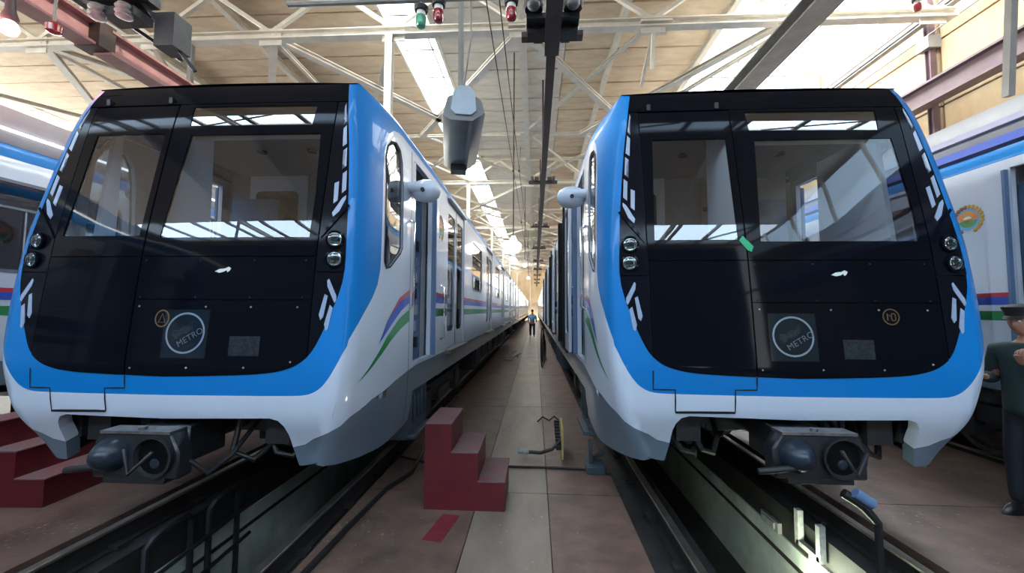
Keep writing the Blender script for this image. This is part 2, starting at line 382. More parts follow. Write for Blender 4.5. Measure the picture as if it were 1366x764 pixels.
for c in TC:
    for s in (-1, 1):
        xo = {(-2.595, -1): -3.47, (-2.595, 1): -1.6, (1.875, -1): .8, (1.875, 1): 2.76}.get((c, s), c+s*1.005)
        xi = c+s*.55
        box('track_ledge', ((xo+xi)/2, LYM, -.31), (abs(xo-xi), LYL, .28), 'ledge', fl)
        box('pit_wall', (c+s*.60, LYM, -.86), (.14, LYL, .82), 'pitwall', fl)
        box('wall_conduit', (c+s*.525, LYM, -.615), (.025, LYL, .03), 'railside', fl)
    box('pit_bottom', (c, LYM, -1.30), (1.24, LYL, .12), 'pitfloor', fl)
for c in TC:
    side_n = {-7.065: 'far left', -2.595: 'left', 1.875: 'right', 6.345: 'far right'}[c]
    for s in (-1, 1):
        x = c+s*.76
        nm = {-1: 'left', 1: 'right'}[s]
        if c in (-2.595, 1.875): near = '%s %s train, %s side' % ('under the' , side_n, 'aisle' if (c < 0) == (s > 0) else 'outer')
        else: near = 'under the %s train, its %s rail' % (side_n, nm)
        t = thing('track_rail', 'polished steel rail along the pit edge '+near, 'rail', (x, 0, -.165), group='track rails')
        MB().box((0, LYM, .152), (.068, LYL, .026)).obj('rail_head', 'rail', t, bevel=.006)
        m_ = MB(); m_.box((0, LYM, .076), (.018, LYL, .126)); m_.box((0, LYM, .007), (.13, LYL, .014)); m_.obj('rail_web', 'railside', t)
        for k in range(26): box('rail_clip', (0, .9+k*.75, .02), (.2, .09, .03), 'railside', t)
# floor stripes of red paint, and cover strip across the aisle
for (x, y, l) in ((-.74, 3.30, .40),):
    props(box('floor_mark', (x, y, .002), (.15, l, .004), 'redline', rz=-.18), 'short worn red paint mark on the aisle floor before the red steps', 'floor marking')
# walls
wr = struct(box('wall_right', (9.9, LYM, 4.7), (.2, LYL, 10.4), 'deckback'))
yy = -6.0; k = 0
while yy < 60:
    for j in range(6):
        z0 = .2+j*1.62
        if z0 > 9 or (yy < -1 and z0 > 7): continue
        box('wall_panel', (9.77, yy+1.98, z0+.8), (.08, 3.93, 1.585), 'wall' if yy > -1 else 'backwall', wr, bevel=.012)  # panels behind the camera darkened in colour to keep reflections dark
    yy += 4.0
wl = struct(box('wall_left', (-27, LYM, 2.3), (.2, LYL, 5.0), 'wall'))
struct(box('trim_1', (-27, LYM, 9.75), (.2, LYL, .6), 'wall'))
for k in range(22): struct(box('trim_%d' % (k+2), (-26.5, Y0+2+k*3.9, 7.1), (.12, .14, 4.8), 'steelw'))
wb_ = struct(box('wall_back', (-8.5, -13.7, 5), (37, .2, 10.4), 'backwall'))  # unseen wall, colour darkened so the train fronts reflect dark
for k in range(6): struct(box('trim_%d' % (31+k), (9.5, -11.5+k*2.1, 8.75), (.08, .12, 1.8), 'steelw'))
wf_ = struct(box('wall_far', (-8.5, 75.2, 5), (37, .2, 11), 'wall'))
for k in range(8): struct(box('trim_%d' % (45+k), (-10.5+k*2.4, 74.2, 5.5), (.15, .12, 6.2), 'steelw'))
# window glass in the side and back openings
struct(box('window_1', (-26.55, LYM, 7.1), (.01, LYL, 4.6), 'thin'))
# ceiling: separate roof panels laid across between the joists
ce = bpy.data.objects.new('ceiling', None); COL.objects.link(ce); struct(ce)
ZR = 9.72
cols = [(-26.9, -20, 'deck'), (-20, -13.7, 'deck'), (-13.7, -8.2, 'deck'), (-8.2, -4.12, 'deck'), (-2.92, .9, 'deckg'), (.9, 5.15, 'deck'), (5.15, 9.8, 'deck')]
pm = {}
def panel(x0, x1, y0, y1, m, zj=0):
    key = (round(x1-x0, 2), round(y1-y0, 2), m)
    if key not in pm:
        mb = MB(); mb.box((0, 0, .06), (x1-x0-.02, y1-y0-.05, .12)); pm[key] = mb.mesh('roof_panel', .01); pm[key].materials.append(MT[m])
    o = link('roof_panel', pm[key], None, ce); o.location = ((x0+x1)/2, (y0+y1)/2, ZR+zj)
def yopen(c, y):
    if y > -9.4 and y < -7.1: return True
    if y > -2.5 and y < -1.4: return True
    return False
PITCH = .94
for (x0, x1, m) in cols:
    y = 3.6
    n = 0
    while y < 50:
        big = y > 26
        p = PITCH if not big else PITCH*4
        if x0 > 5 and 6 < y < 42: pass
        else: panel(x0, x1, y, y+p, m, random.uniform(-.02, .02)); n += 1
        y += p
for (x0, x1, m) in cols+[(-4.12, -2.92, 'deck')]:
    for a, b in ((-13.6, -12.0), (-8.4, -2.45), (-1.45, 3.6)):
        panel(x0, x1, a, b, m)
for (x0, x1, m) in cols: panel(x0, x1, 50, 76, m)
bm_ = MB()
for (x0, x1, m) in cols:
    if x0 > 5: bm_.box(((x0+x1)/2, 4.5, ZR+.2), (x1-x0, 2.8, .06)); bm_.box(((x0+x1)/2, 59, ZR+.2), (x1-x0, 34, .06)); continue
    bm_.box(((x0+x1)/2, 40, ZR+.2), (x1-x0, 74, .06))
bm_.obj('roof_backing', 'deckback', ce)
# skylight bars (left strip), opening kerbs
sk = thing('window_3', None, None, (0, 0, ZR)); struct(sk)
for x in (-4.14, -2.90): box('kerb', (x, 32, .06), (.07, 57, .34), 'steelw', sk)
for k in range(38): box('glazing_bar', (-3.52, 4.5+k*1.5, .12), (1.2, .05, .06), 'mullion', sk)
box('glazing_bar', (-3.2, 32, .12), (.04, 57, .06), 'mullion', sk)
for k in range(19): MB().add([(-4.1, 3.6+3*k, .18), (-4.1, 6.57+3*k, .18), (-2.94, 6.57+3*k, .18), (-2.94, 3.6+3*k, .18)], [(0, 1, 2, 3)]).obj('glass_pane', 'thin', sk)
sk2 = thing('window_4', None, None, (0, 0, ZR)); struct(sk2)
for k in range(10): box('glazing_bar', (7.3, 6+k*3.95, .1), (4.4, .10, .10), 'steelw', sk2)
for x in (6.6, 8.1): box('glazing_bar', (x, 24, .14), (.06, 36, .06), 'steelw', sk2)
for k in range(9): MB().add([(5.2, 6+4*k, .2), (5.2, 9.97+4*k, .2), (9.4, 9.97+4*k, .2), (9.4, 6+4*k, .2)], [(0, 1, 2, 3)]).obj('glass_pane', 'thin', sk2)
for (yc, yw, lab) in ((-10.2, 3.6, 'wide cross skylight in the roof behind the camera'), (-1.95, 1.0, 'narrow cross skylight in the roof above the camera')):
    s3 = thing('window_5' if yc < -5 else 'window_6', None, None, (0, 0, ZR)); struct(s3)
    for k in range(22): box('glazing_bar', (-26+k*1.66, yc, .1), (.16, yw, .10), 'mullion', s3)
    for k in range(7): MB().bar((-25+k*5.2, yc-yw/2, .02), (-22.4+k*5.2, yc+yw/2, .02), .12, .08).obj('glazing_brace', 'mullion', s3)
# longitudinal joists under the deck
for x, nm in ((-11.7, 'furthest left'), (-8.2, 'left, above the far left track'), (2.35, 'over the right train roof'), (5.1, 'at the left edge of the wide skylight'), (-.35, 'above the centre aisle')):
    t = thing('roof_joist', 'long cream steel joist under the roof panels, '+nm, 'roof joist', (x, 0, ZR-.11), group='roof joists')
    MB().ibeam((0, -12, 0), (0, 72, 0), .16, .2).obj('flange_beam', 'steelw', t)
# trusses
ZC = 8.33
rows = [9.13+11.45*k for k in range(6)]
names = ['nearest', 'second', 'third', 'fourth', 'fifth', 'farthest']
def truss(y, lab, top=True):
    t = thing('roof_truss', lab, 'roof truss', (0, y, ZC), group='roof trusses')
    MB().ibeam((-26.8, 0, 0), (9.25, 0, 0), .22, .20, .03).obj('bottom_chord', 'steelw', t)
    MB().ibeam((-26.8, 0, 1.2), (9.4, 0, 1.2), .18, .14, .02).obj('top_chord', 'steelw', t)
    xs = [-24.66+3.04*k for k in range(12)]
    for k, x in enumerate(xs):
        box('gusset_plate', (x, -.02, -.02), (.55, .03, .42), 'steelw', t)
        if k < 11:
            MB().bar((x, 0, .1), (x+1.52, 0, 1.15), .09, .09).obj('web_member', 'steelw', t)
            MB().bar((x+1.52, 0, 1.15), (x+3.04, 0, .1), .09, .09).obj('web_member', 'steelw', t)
    return t
for y, n in zip(rows, names): truss(y, n+' cream steel roof truss crossing the hall overhead')
def brace(p, q, w_, h_, par, m='steelw'):
    MB().ibeam(p, q, w_, h_, .02).obj('brace', m, par)
for k, y in enumerate(rows[:5]):
    t = thing('roof_bracing', 'crossed cream steel bracing beyond the %s roof truss' % names[k], 'roof bracing', (0, y, ZC), group='horizontal roof bracing')
    MB().ibeam((-26.8, 5.75, 0), (9.4, 5.75, 0), .12, .10).obj('cross_tie', 'steelw', t)
    MB().ibeam((-.33, .1, 0), (-.33, 11.45, 0), .17, .15).obj('long_tie', 'steelw', t)
    for x in (-18.4, -12.4, -6.4, 5.7): 
        MB().ibeam((x, .1, 0), (x, 11.45, 0), .10, .10).obj('long_tie', 'steelw', t)
    for x in (-18.2, -12.3, -6.35, -.33, 5.7):
        for s in (-1, 1):
            if x+s*4.03 > 9.6: continue
            brace((x, 0, -.02), (x+s*4.03, 5.75, -.02), .19, .12, t)
            brace((x+s*4.03, 5.75, .1), (x, 11.45, .1), .10, .08, t)
    for x in (2.75, -3.4, 6.2, -9.6):
        brace((x, 0, .08), (x-3.1, 5.75, .08), .10, .09, t)
        brace((x-3.1, 5.75, .08), (x, 11.45, .08), .08, .08, t)
    box('gusset_plate', (-.33, .1, 0), (.62, .5, .05), 'steelw', t); box('gusset_plate', (-.33, 5.75, 0), (.5, .4, .05), 'steelw', t)
    box('gusset_plate', (2.75, .1, 0), (.7, .5, .05), 'steelw', t)
    for x in (2.75, 3.05): MB().bar((2.75, .1, 0), (x, .3 if x < 3 else 2.4, -.9 if x < 3 else -.1), .08, .08).obj('brace', 'steelw', t)
for k, y in enumerate(rows[:5]):
    t = thing('drop_post', 'pale steel post, sunlight in its colour, hanging from the %s roof truss above the left train' % names[k], 'post', (-3.46, y-.05, 4.9), group='posts hanging from the trusses')
    MB().ibeam((0, 0, .0), (0, 0, 3.35), .17, .17, .03).obj('shaft', 'steelb', t)  # sunlight on the post is put into its pale colour
    box('foot_plate', (0, 0, .02), (.3, .3, .04), 'steelg', t)
# wall posts
for k, y in enumerate((10.07, 18, 26, 34)):
    t = thing('wall_post', 'thin brown steel post against the right wall, %s' % ('nearest, at the right of the picture' if k == 0 else 'number %s away' % names[k]), 'post', (9.6, y, 0), group='posts along the right wall')
    MB().ibeam((0, 0, 0), (0, 0, 9.4), .14, .14, .02).obj('shaft', 'purple' if k < 2 else 'steelg', t)
    box('bracket', (-.02, 0, 8.25), (.3, .3, .3), 'steelg', t)
# crane rails and heavy beams
t = thing('cable_tray', 'dark cable tray with thin pipes high along the right wall', 'cable tray', (9.38, 0, 8.72))
MB().ibeam((0, 3, 0), (0, 60, 0), .16, .10, .02).obj('tray', 'steelg', t)
MB().tube([(.1, 3, .28), (.1, 60, .28)], .025, 6).obj('pipe', 'purple', t)
MB().tube([(.1, 3, -.3), (.1, 60, -.3)], .018, 6).obj('pipe', 'steelg', t)
t = thing('crane_rail', 'purple-grey steel crane beam along the right wall above the far right train', 'crane beam', (9.25, 0, 6.85))
MB().ibeam((0, -8, 0), (0, 60, 0), .30, .52, .05).obj('girder', 'purple', t)
for k in range(9): MB().bar((.05, 1+k*7, 0), (.5, 1+k*7, 0), .2, .3).obj('bracket', 'steelg', t)
t = thing('crane_rail', 'steel crane beam with pinkish light in its colour over the far left track', 'crane beam', (-8.5, 0, 6.95))
MB().ibeam((0, 3, 0), (0, 7.0, 0), .38, .48, .05).obj('girder', 'pink', t)  # pinkish light falling on the beam is put into its colour
MB().ibeam((.08, 7.15, -.05), (.08, 60, -.05), .38, .48, .05).obj('girder', 'pink', t)
box('splice_plate', (0, 7.08, .0), (.5, .3, .5), 'darkbar', t)
for k in range(9): MB().bar((0, 2.2+k*7, .2), (0, 2.2+k*7, 1.4), .10, .10).obj('hanger', 'steelg', t)
t = thing('overhead_beam', 'wide grey box beam running away above the right train', 'beam', (5.4, 0, 7.6))
MB().ibeam((0, 5, 0), (0, 60, 0), .52, .34, .04).obj('girder', 'steelg', t)
box('end_plate', (0, 5, .05), (.8, .25, .5), 'steelg', t)
for k in range(8): MB().bar((0, 6+k*7, .1), (0, 6+k*7, .8), .1, .1).obj('hanger', 'steelg', t)
# central dark contact rail with brackets
t = thing('contact_rail', 'dark brown overhead rail hanging over the centre aisle and running to the far end', 'overhead rail', (.215, 0, 5.3))
MB().ibeam((0, 2.5, 0), (0, 60, 0), .125, .16, .02).obj('rail_bar', 'darkbar', t)
MB().ibeam((0, 2.5, -.09), (0, 5.3, -.09), .19, .10, .02).obj('end_rail', 'darkbar', t)
for k in range(9):
    y = 5.15+k*6.1
    m_ = MB(); m_.box((0, y, .03), (.8, .12, .07)); m_.box((-.18, y, .09), (.12, .3, .1)); m_.box((.18, y, .09), (.12, .3, .1)); m_.bar((0, y, 0), (0, y, 3.), .05, .05)
    m_.tube([(-.3, y, .05), (-.3, y, .2)], .05, 8); m_.tube([(.3, y, .05), (.3, y, .2)], .05, 8); m_.obj('hanger_bracket', 'darkbar', t)
for sx_ in (-1, 1):
    g = MB(); g.box((sx_*.20, 4.95, .10), (.26, .2, .07)); g.box((sx_*.2, 5.1, .02), (.24, .2, .06)); g.lathe((sx_*.24, 4.8, .16), [(.11, -.03), (.13, 0), (.13, .12), (.10, .16)], n=16); g.obj('insulator', 'dark', t)
    g = MB(); g.lathe((sx_*.24, 4.72, .13), [(.02, -.05), (.06, -.035), (.08, 0), (.08, .02)], n=14); g.obj('insulator_cap', 'boxgrey', t)
# thin wires
for i, x in enumerate((-.41, -.56)):
    t = MB(); t.tube([(x, 1+j*3, 5.28-.05*math.sin(j*1.2)) for j in range(22)], .008, 5); o = t.obj('overhead_wire', 'railside')
    props(o, ['thin dark overhead wire just left of the central rail', 'thin dark overhead wire second left of the central rail', 'thin dark overhead wire right of the central rail'][i], 'wire', 'overhead wires')
    h = MB()
    for j in range(5): h.tube([(x, 4+j*6.1, 5.26), (x+.03, 4+j*6.1, 5.9)], .006, 4); h.box((x, 4+j*6.1, 5.27), (.05, .05, .05))
    h.obj('wire_dropper', 'railside', o)
# transverse pipe near the camera carrying lamps
t = thing('lamp_pipe', 'grey horizontal conduit across the top of the picture carrying coloured lamps', 'conduit', (0, 4.55, 5.42))
MB().tube([(-3.0, 0, 0), (.15, 0, 0)], .035, 8).obj('conduit', 'steelg', t)
MB().bar((-3, 0, 0), (-3, 0, 3.2), .04, .04).obj('hanger', 'steelg', t); MB().bar((-1.6, 0, 0), (-1.6, 0, 3.2), .03, .03).obj('hanger', 'steelg', t)
def siglamp(x, y, z, m, lab, green=False):
    t = thing('signal_lamp', lab, 'lamp', (x, y, z), group='coloured signal lamps under the conduit')
    a = MB(); a.lathe((0, 0, 0), [(.075, -.03), (.085, 0), (.085, .02), (.05, .03)], n=16); a.obj('cap', 'dark', t)
    a = MB(); a.lathe((0, 0, -.09), [(.05, 0), (.055, .03), (.05, .06)], n=16); a.obj('socket', 'whitecer', t)
    a = MB(); a.lathe((0, 0, -.22), [(.02, -.012), (.05, 0), (.062, .03), (.064, .11), (.06, .13)], n=18); a.obj('glass_dome', m, t)
siglamp(-1.151, 4.55, 5.36, 'redlamp', 'red glass signal lamp hanging left of the long grey box hanger')
siglamp(-.287, 4.55, 5.35, 'redlamp', 'red glass signal lamp hanging just left of the central dark rail')
siglamp(-1.36, 4.55, 5.30, 'greenlamp', 'small green glass signal lamp beside the left red one'); MB().bar((-1.36, 4.55, 5.3), (-1.36, 4.55, 5.384), .03, .03).obj('lamp_stem', 'steelg').parent = bpy.data.objects['signal_lamp.002']; bpy.data.objects['lamp_stem'].location = (1.36, -4.55, -5.30)
for (x, y, z, l) in ((7.35, 7.9, 7.75, 'red lamp at the right end of the nearest truss'), (7.05, 5.9, 6.2, 'red lamp at the upper right corner by the hanger rods')):
    siglamp(x, y, z, 'redlamp', l); box('hanger', (0, 0, (9.7-z)/2), (.03, .03, 9.7-z), 'steelg', bpy.data.objects[[o.name for o in bpy.data.objects if o.get('label') == l][0]])
t = thing('warning_lamp', 'glowing pink-white lamp under the crane beam at the top left corner', 'lamp', (-6.42, 4.4, 5.14))
MB().lathe((0, 0, 0), [(.03, -.09), (.07, -.07), (.09, 0), (.07, .06), (.04, .09)], n=18).obj('bulb', 'bulbred', t)
MB().lathe((0, 0, .08), [(.07, 0), (.08, .05), (.05, .14), (.03, .5)], n=14).obj('lamp_holder', 'darkbar', t)
MB().bar((0, 0, .5), (-.3, 0, 2.2), .05, .05).obj('hanger', 'darkbar', t)
pl = bpy.data.lights.new('warning_lamp_glow', 'POINT'); pl.energy = 60; pl.color = (1, .25, .25); pl.shadow_soft_size = .15
po = bpy.data.objects.new('warning_lamp_glow', pl); COL.objects.link(po); po.location = (-6.4, 4.2, 5.0)
t = thing('signal_lamp', 'small dark red unlit lamp on the left crane beam', 'lamp', (-7.29, 5.5, 5.95))
MB().lathe((0, 0, 0), [(.03, -.08), (.09, -.05), (.1, .04), (.05, .1)], n=14).obj('glass_dome', 'redlamp', t); MB().bar((0, 0, .08), (0, 0, 3.7), .03, .03).obj('arm', 'steelg', t)
# dark insulator group by the left crane beam
t = thing('trolley_collector', 'dark current collector cluster with pale insulators above the left train', 'current collector', (-6.0, 5.2, 5.88))
g = MB(); g.box((-.1, 0, .35), (1.1, .5, .18)); g.box((.1, .1, .05), (.5, .3, .12)); g.bar((-.5, 0, .3), (.6, .4, .15), .1, .1); g.bar((.3, .1, .3), (.9, .4, -.6), .05, .05); g.bar((-.4, .1, .3), (.5, .6, -.3), .05, .05); g.box((.62, .3, -.1), (.3, .3, .5)); g.obj('frame', 'dark', t)
for x in (-.18, .22): MB().lathe((x, -.05, .02), [(.05, -.1), (.10, -.08), (.07, -.05), (.11, -.02), (.07, .02), (.11, .05), (.08, .1)], n=14).obj('insulator', 'scrap', t)
MB().bar((.1, 0, .4), (.1, 0, 2.8), .08, .08).obj('hanger', 'dark', t)
# long hanging grey box
t = thing('hanging_box', 'long dark grey metal box with pale blue end hanging over the aisle', 'hanging box', (-.94, 5.08, 4.40), rz=.21)
g = MB(); g.prism([(-.27, -.16), (-.20, .10), (-.06, .16), (.10, .16), (.24, .08), (.29, -.10), (.12, -.22), (-.16, -.22)], 0, 1.85); g.obj('casing', 'boxgrey', t, bevel=.01)
g = MB(); g.prism([(-.16, -.08), (-.13, .15), (-.05, .24), (.08, .24), (.15, .15), (.17, -.08), (.10, -.14), (-.1, -.14)], -.03, 0); g.obj('end_plate', 'boxend', t)
MB().box((.10, .93, -.225), (.05, 1.8, .02)).obj('bottom_rib', 'steelg', t)
MB().box((-.02, 1.7, -.27), (.26, .25, .1)).obj('cable_gland', 'dark', t)
g = MB(); g.bar((-.02, .12, .2), (-.06, .12, 4.5), .05, .05); g.tube([(.0, .1, .22), (.10, .1, 1.), (.02, .1, 4.)], .012, 6); g.bar((-.02, 1.7, .15), (-.05, 1.7, 4.5), .04, .04); g.obj('hanger_rod', 'steelg', t)
# pendant lamps down the aisle
for k, (x, y, z) in enumerate(((-.66, 12.1, 3.68), (-.62, 24, 4.4), (-.62, 36, 4.6))):
    t = thing('pendant_lamp', ['large glowing pendant lamp over the middle of the aisle', 'second pendant lamp further along the aisle', 'third small pendant lamp far down the aisle', 'farthest tiny pendant lamp by the end wall'][k], 'lamp', (x, y, z), group='pendant lamps over the aisle')
    MB().lathe((0, 0, 0), [(.02, -.25), (.14, -.22), (.22, -.12), (.25, 0), (.20, .08), (.12, .12)] if k == 0 else [(.02, -.12), (.10, -.08), (.13, 0), (.08, .1)], n=24).obj('diffuser', 'bulb', t)
    MB().lathe((0, 0, .1), [(.16, 0), (.10, .1), (.06, .2)], n=16).obj('lamp_holder', 'whitecer' if k == 0 else 'scrap', t)
    MB().bar((0, 0, .3), (0, 0, 6.02-(z-3.68)), .035, .035).obj('rod', 'darkbar', t)
# grey duct with tube light over the far right train, hanger rods
t = thing('service_duct', 'grey service duct with a lit tube above the far right train', 'duct', (5.65, 0, 4.05))
g = MB(); g.prism([(0, .02), (0, .22), (.6, .30), (.9, .2), (.9, -.16), (.1, -.16)], -4, 26); g.obj('casing', 'duct', t)
box('tube_lamp', (-.02, 10, -.02), (.05, 30, .075), 'tube', t)
box('lower_tray', (.25, 11, -.22), (.5, 30, .10), 'bluest', t, label='purple-grey lower tray')
t.children[-1].data.materials[0] = mat('lilac_tray', (.33, .33, .46), .35, metal=.3)
for k, (a, b, lab) in enumerate((((5.0, 4.5, 5.3), (5.62, 4.9, 4.3), 0), ((5.62, 5.0, 4.3), (5.55, 4.6, 8.2), 0), ((5.95, 4.8, 5.2), (5.3, 4.5, 6.8), 0))):
    if k == 0: continue
    MB().bar(a, b, .075, .075).obj('hanger_rod', 'steelg', t).location = (-5.65, 0, -4.05)
t = thing('service_duct', 'grey duct with bright edge above the far left train roof', 'duct', (-6.9, 0, 4.1))
g = MB(); g.prism([(0, 0), (0, .25), (-.8, .3), (-.8, -.2), (-.1, -.25)], -4, 26); g.obj('casing', 'duct', t)
box('tube_lamp', (.03, 10, -.05), (.03, 26, .03), 'tube', t)
# ---------------------------------------------------------------- head car (origin: track centre, rail head level, front face)
def chaikin(P, n=2):
    for _ in range(n):
        Q = [P[0]]
        for a, b in zip(P[:-1], P[1:]): Q += [(a[0]*.75+b[0]*.25, a[1]*.75+b[1]*.25), (a[0]*.25+b[0]*.75, a[1]*.25+b[1]*.75)]
        P = Q+[P[-1]]
    return P
MASK_R = [(0, 1.256), (.405, 1.266), (.739, 1.282), (.90, 1.318), (.985, 1.365), (1.05, 1.43), (1.105, 1.545), (1.16, 1.69), (1.205, 1.82), (1.228, 1.92), (1.238, 2.02)]
MASK_R = chaikin(MASK_R[:-1])+[MASK_R[-1]]
zz = [2.1+.1*k for k in range(15)]+[3.58]
MASK_R += [(tab(WM, z), z) for z in zz]
MASK = MASK_R+[(-a, b) for a, b in reversed(MASK_R) if a > 0]
def edge(z0, z1, n=10): return [(tab(WF, z0+(z1-z0)*k/n), z0+(z1-z0)*k/n) for k in range(n+1)]
BWF = [(tab(WF, 1.52), 1.52), (tab(WF, 1.48)-.004, 1.475), (1.266, 1.43), (1.236, 1.36), (1.195, 1.285), (1.166, 1.242), (1.134, 1.203), (1.098, 1.172), (1.055, 1.150), (1.01, 1.138), (.95, 1.133), (.7, 1.130), (0, 1.126)]
BWF = [BWF[0]]+chaikin(BWF[1:-1])+[BWF[-1]]
LEN = 19.5
D0 = [2.80+4.62*k for k in range(4)]           # passenger doors, 1.36 m wide
def rect(a, b, c, d): return [(a, c), (b, c), (b, d), (a, d)]
def rrect(a, b, c, d, r):
    o = []
    for cx, cy, t0 in ((b-r, c+r, -90), (b-r, d-r, 0), (a+r, d-r, 90), (a+r, c+r, 180)):
        for k in range(5):
            t = math.radians(t0+k*22.5); o.append((cx+r*math.cos(t), cy+r*math.sin(t)))
    return o
def bogie(par, yc, name='bogie'):
    g = MB()
    for s in (-1, 1):
        g.box((s*.98, yc, .55), (.16, 3.0, .20)); g.box((s*.98, yc, .42), (.22, .8, .18))
        for a in (-1.05, 1.05):
            g.box((s*.98, yc+a, .43), (.24, .34, .34))
            for b in (-.28, .28): g.tube([(s*.98, yc+a+b, .40), (s*.98, yc+a+b, .66)], .08, 10)
    g.box((0, yc, .55), (2.0, .4, .24)); g.box((0, yc-1.45, .5), (1.9, .12, .14)); g.box((0, yc+1.45, .5), (1.9, .12, .14))
    g.box((0, yc-.8, .42), (.8, .5, .4)); g.box((0, yc+.8, .42), (.8, .5, .4))
    bo = g.obj(name, 'dark', par)
    for a in (-1.05, 1.05):
        MB().tube([(-.9, yc+a, .43), (.9, yc+a, .43)], .075, 12).obj('axle', 'steel', bo)
        for s in (-1, 1):
            MB().lathe((s*.70, yc+a, .43), [(.10, -.05), (.30, -.03), (.36, -.06), (.46, -.065), (.46, -.04), (.43, -.03), (.42, .065), (.36, .065), (.34, .02), (.16, .03), (.14, .08), (.02, .09)], axis=(s, 0, 0), n=32).obj('wheel', 'wheel', bo)
    return bo
def underframe(par, y0, y1, seed=1):
    rg = random.Random(seed); g = MB(); g.box((0, (y0+y1)/2, 1.0), (2.5, y1-y0, .12))
    for s in (-1, 1): g.box((s*1.2, (y0+y1)/2, .93), (.10, y1-y0, .1))
    g.obj('underframe', 'dark', par)
    y = y0+5.0
    while y < y1-5.6:
        L = rg.uniform(.7, 1.5)
        for s in (-1, 1):
            h = rg.uniform(.35, .55); q = MB(); q.box((s*1.02, y+L/2, .92-h/2), (.5, L, h)); q.box((s*1.29, y+L/2, .92-h/2), (.03, L*.8, h*.8))
            for k in range(3): q.box((s*1.31, y+L*(.2+.3*k), .92-h/2), (.02, .03, h*.7))
            q.obj('equipment_box', 'equip' if rg.random() < .5 else 'dark', par)
        g = MB(); g.tube([(-.4, y, .7), (-.4, y+L, .66)], .12, 10); g.tube([(1.22, y+L, .86), (1.24, y+L+.15, .62), (1.22, y+L+.3, .86)], .02, 6); g.tube([(-1.22, y+L, .86), (-1.24, y+L+.15, .62), (-1.22, y+L+.3, .86)], .02, 6)
        g.obj('pipework', 'dark', par)
        y += L+rg.uniform(.25, .5)
    bogie(par, y0+3.0); bogie(par, y1-3.4)
def door_set(par, ch, sg, y, opened=False):
    for k in (0, 1):
        y0 = y+.02+.665*k; y1 = y0+.655
        if opened:
            y0 += (-.60 if k == 0 else .60); y1 += (-.60 if k == 0 else .60)
        off = -.015 if not opened else .085
        gl = rrect(y0+.07, y1-.07, 1.42, 3.14, .08)
        d = patch('door_leaf', ch, rect(y0, y1, 1.19, 3.30), 'white', par, [gl], 1.2, .8, off, .04)
        patch('door_glass', ch, gl, 'sideglass', d, (), 1.2, .8, off-.012, 0)
        e = y1-.006 if k == 0 else y0+.006
        ribbon('door_seal', ch, [(e, 1.2), (e, 3.29)], .022 if not opened else .05, 'seam', d, off+.003, step=3)
        if opened:
            MB().box((sg*1.42, (y0 if k else y1), 2.24), (.10, .035, 2.1)).obj('edge_seal', 'seam', d)
    g = MB(); g.box((sg*1.385, y+.68, 1.15), (.09, 1.5, .05)); g.obj('door_sill', 'steel', par)
    g = MB(); g.box((sg*1.375, y+.68, 3.335), (.045, 1.42, .04)); g.obj('door_hood', 'white', par)
def side_rear(par, ch, sg, y0, door_flags):
    holes = []
    for k, y in enumerate(D0):
        holes.append(rect(y, y+1.36, 1.18, 3.31))
        if k < 3: holes.append(rrect(y+2.28, y+3.70, 2.14, 3.10, .10))
    patch('body_side', ch, rect(y0, LEN, 1.16, 3.36), 'white', par, holes, 1.4, .8, 0, .05)
    patch('skirt_side', ch, rect(y0, LEN, .90, 1.157), 'grey', par, (), 2.5, .3, 0, .03)
    patch('roof_edge_band', ch, rect(y0, LEN, 3.363, 3.52), 'blue', par, (), 2.5, .08, 0, .03)
    for k, y in enumerate(D0):
        door_set(par, ch, sg, y, door_flags)
        if k < 3:
            f = ribbon('window_frame', ch, rrect(y+2.27, y+3.71, 2.13, 3.11, .11), .035, 'grey', par, .004, True, 1)
            patch('window_glass', ch, rrect(y+2.28, y+3.70, 2.14, 3.10, .10), 'sideglass', f, (), 2, 2, -.015, 0)
            MB().box((sg*1.352, y+2.99, 2.82), (.012, 1.4, .025)).obj('window_bar', 'grey', f)
    # stripes between the doors
    segs = [(y0, D0[0]-.0)]+[(D0[k]+1.36, D0[k+1]) for k in range(3)]+[(D0[3]+1.36, LEN)]
    for a, b in segs:
        for z0, z1, m, n in ((1.90, 1.945, 'redst', 'red_stripe'), (1.815, 1.90, 'bluest', 'blue_stripe'), (1.65, 1.75, 'greenst', 'green_stripe')):
            patch(n, ch, rect(a, b, z0, z1), m, par, (), 3, 1, .0025, 0)
def car_common(par, y0):
    "roof, ends, interior floor"
    g = MB(); n = 10
    for yy, sh in ((y0, 0), (LEN, 0)):
        for k in range(n+1):
            t = -1+2*k/n; g.v.append((t*1.29, yy, 3.52+.17*(1-t*t)))
    for k in range(n): g.f.append((k, k+1, n+1+k+1, n+1+k)); g.sm.append(True)
    r = g.obj('roof', 'grey', par)
    box('interior_floor', (0, (y0+LEN)/2, 1.12), (2.56, LEN-y0-.1, .06), 'dark', par)
    box('interior_ceiling', (0, (y0+LEN)/2, 3.42), (2.3, LEN-y0-.1, .03), 'interior', par)
    for s in (-1, 1):
        for k in range(3): box('bench_seat', (s*1.05, D0[k]+2.99, 1.5), (.42, 2.6, .5), 'bluecab', par)
    # rear end wall
    g = MB(); g.prism([(-1.33, .95), (1.33, .95), (1.33, 3.36), (1.26, 3.54), (-1.26, 3.54), (-1.33, 3.36)], LEN-.04, LEN); g.obj('end_wall', 'white', par)
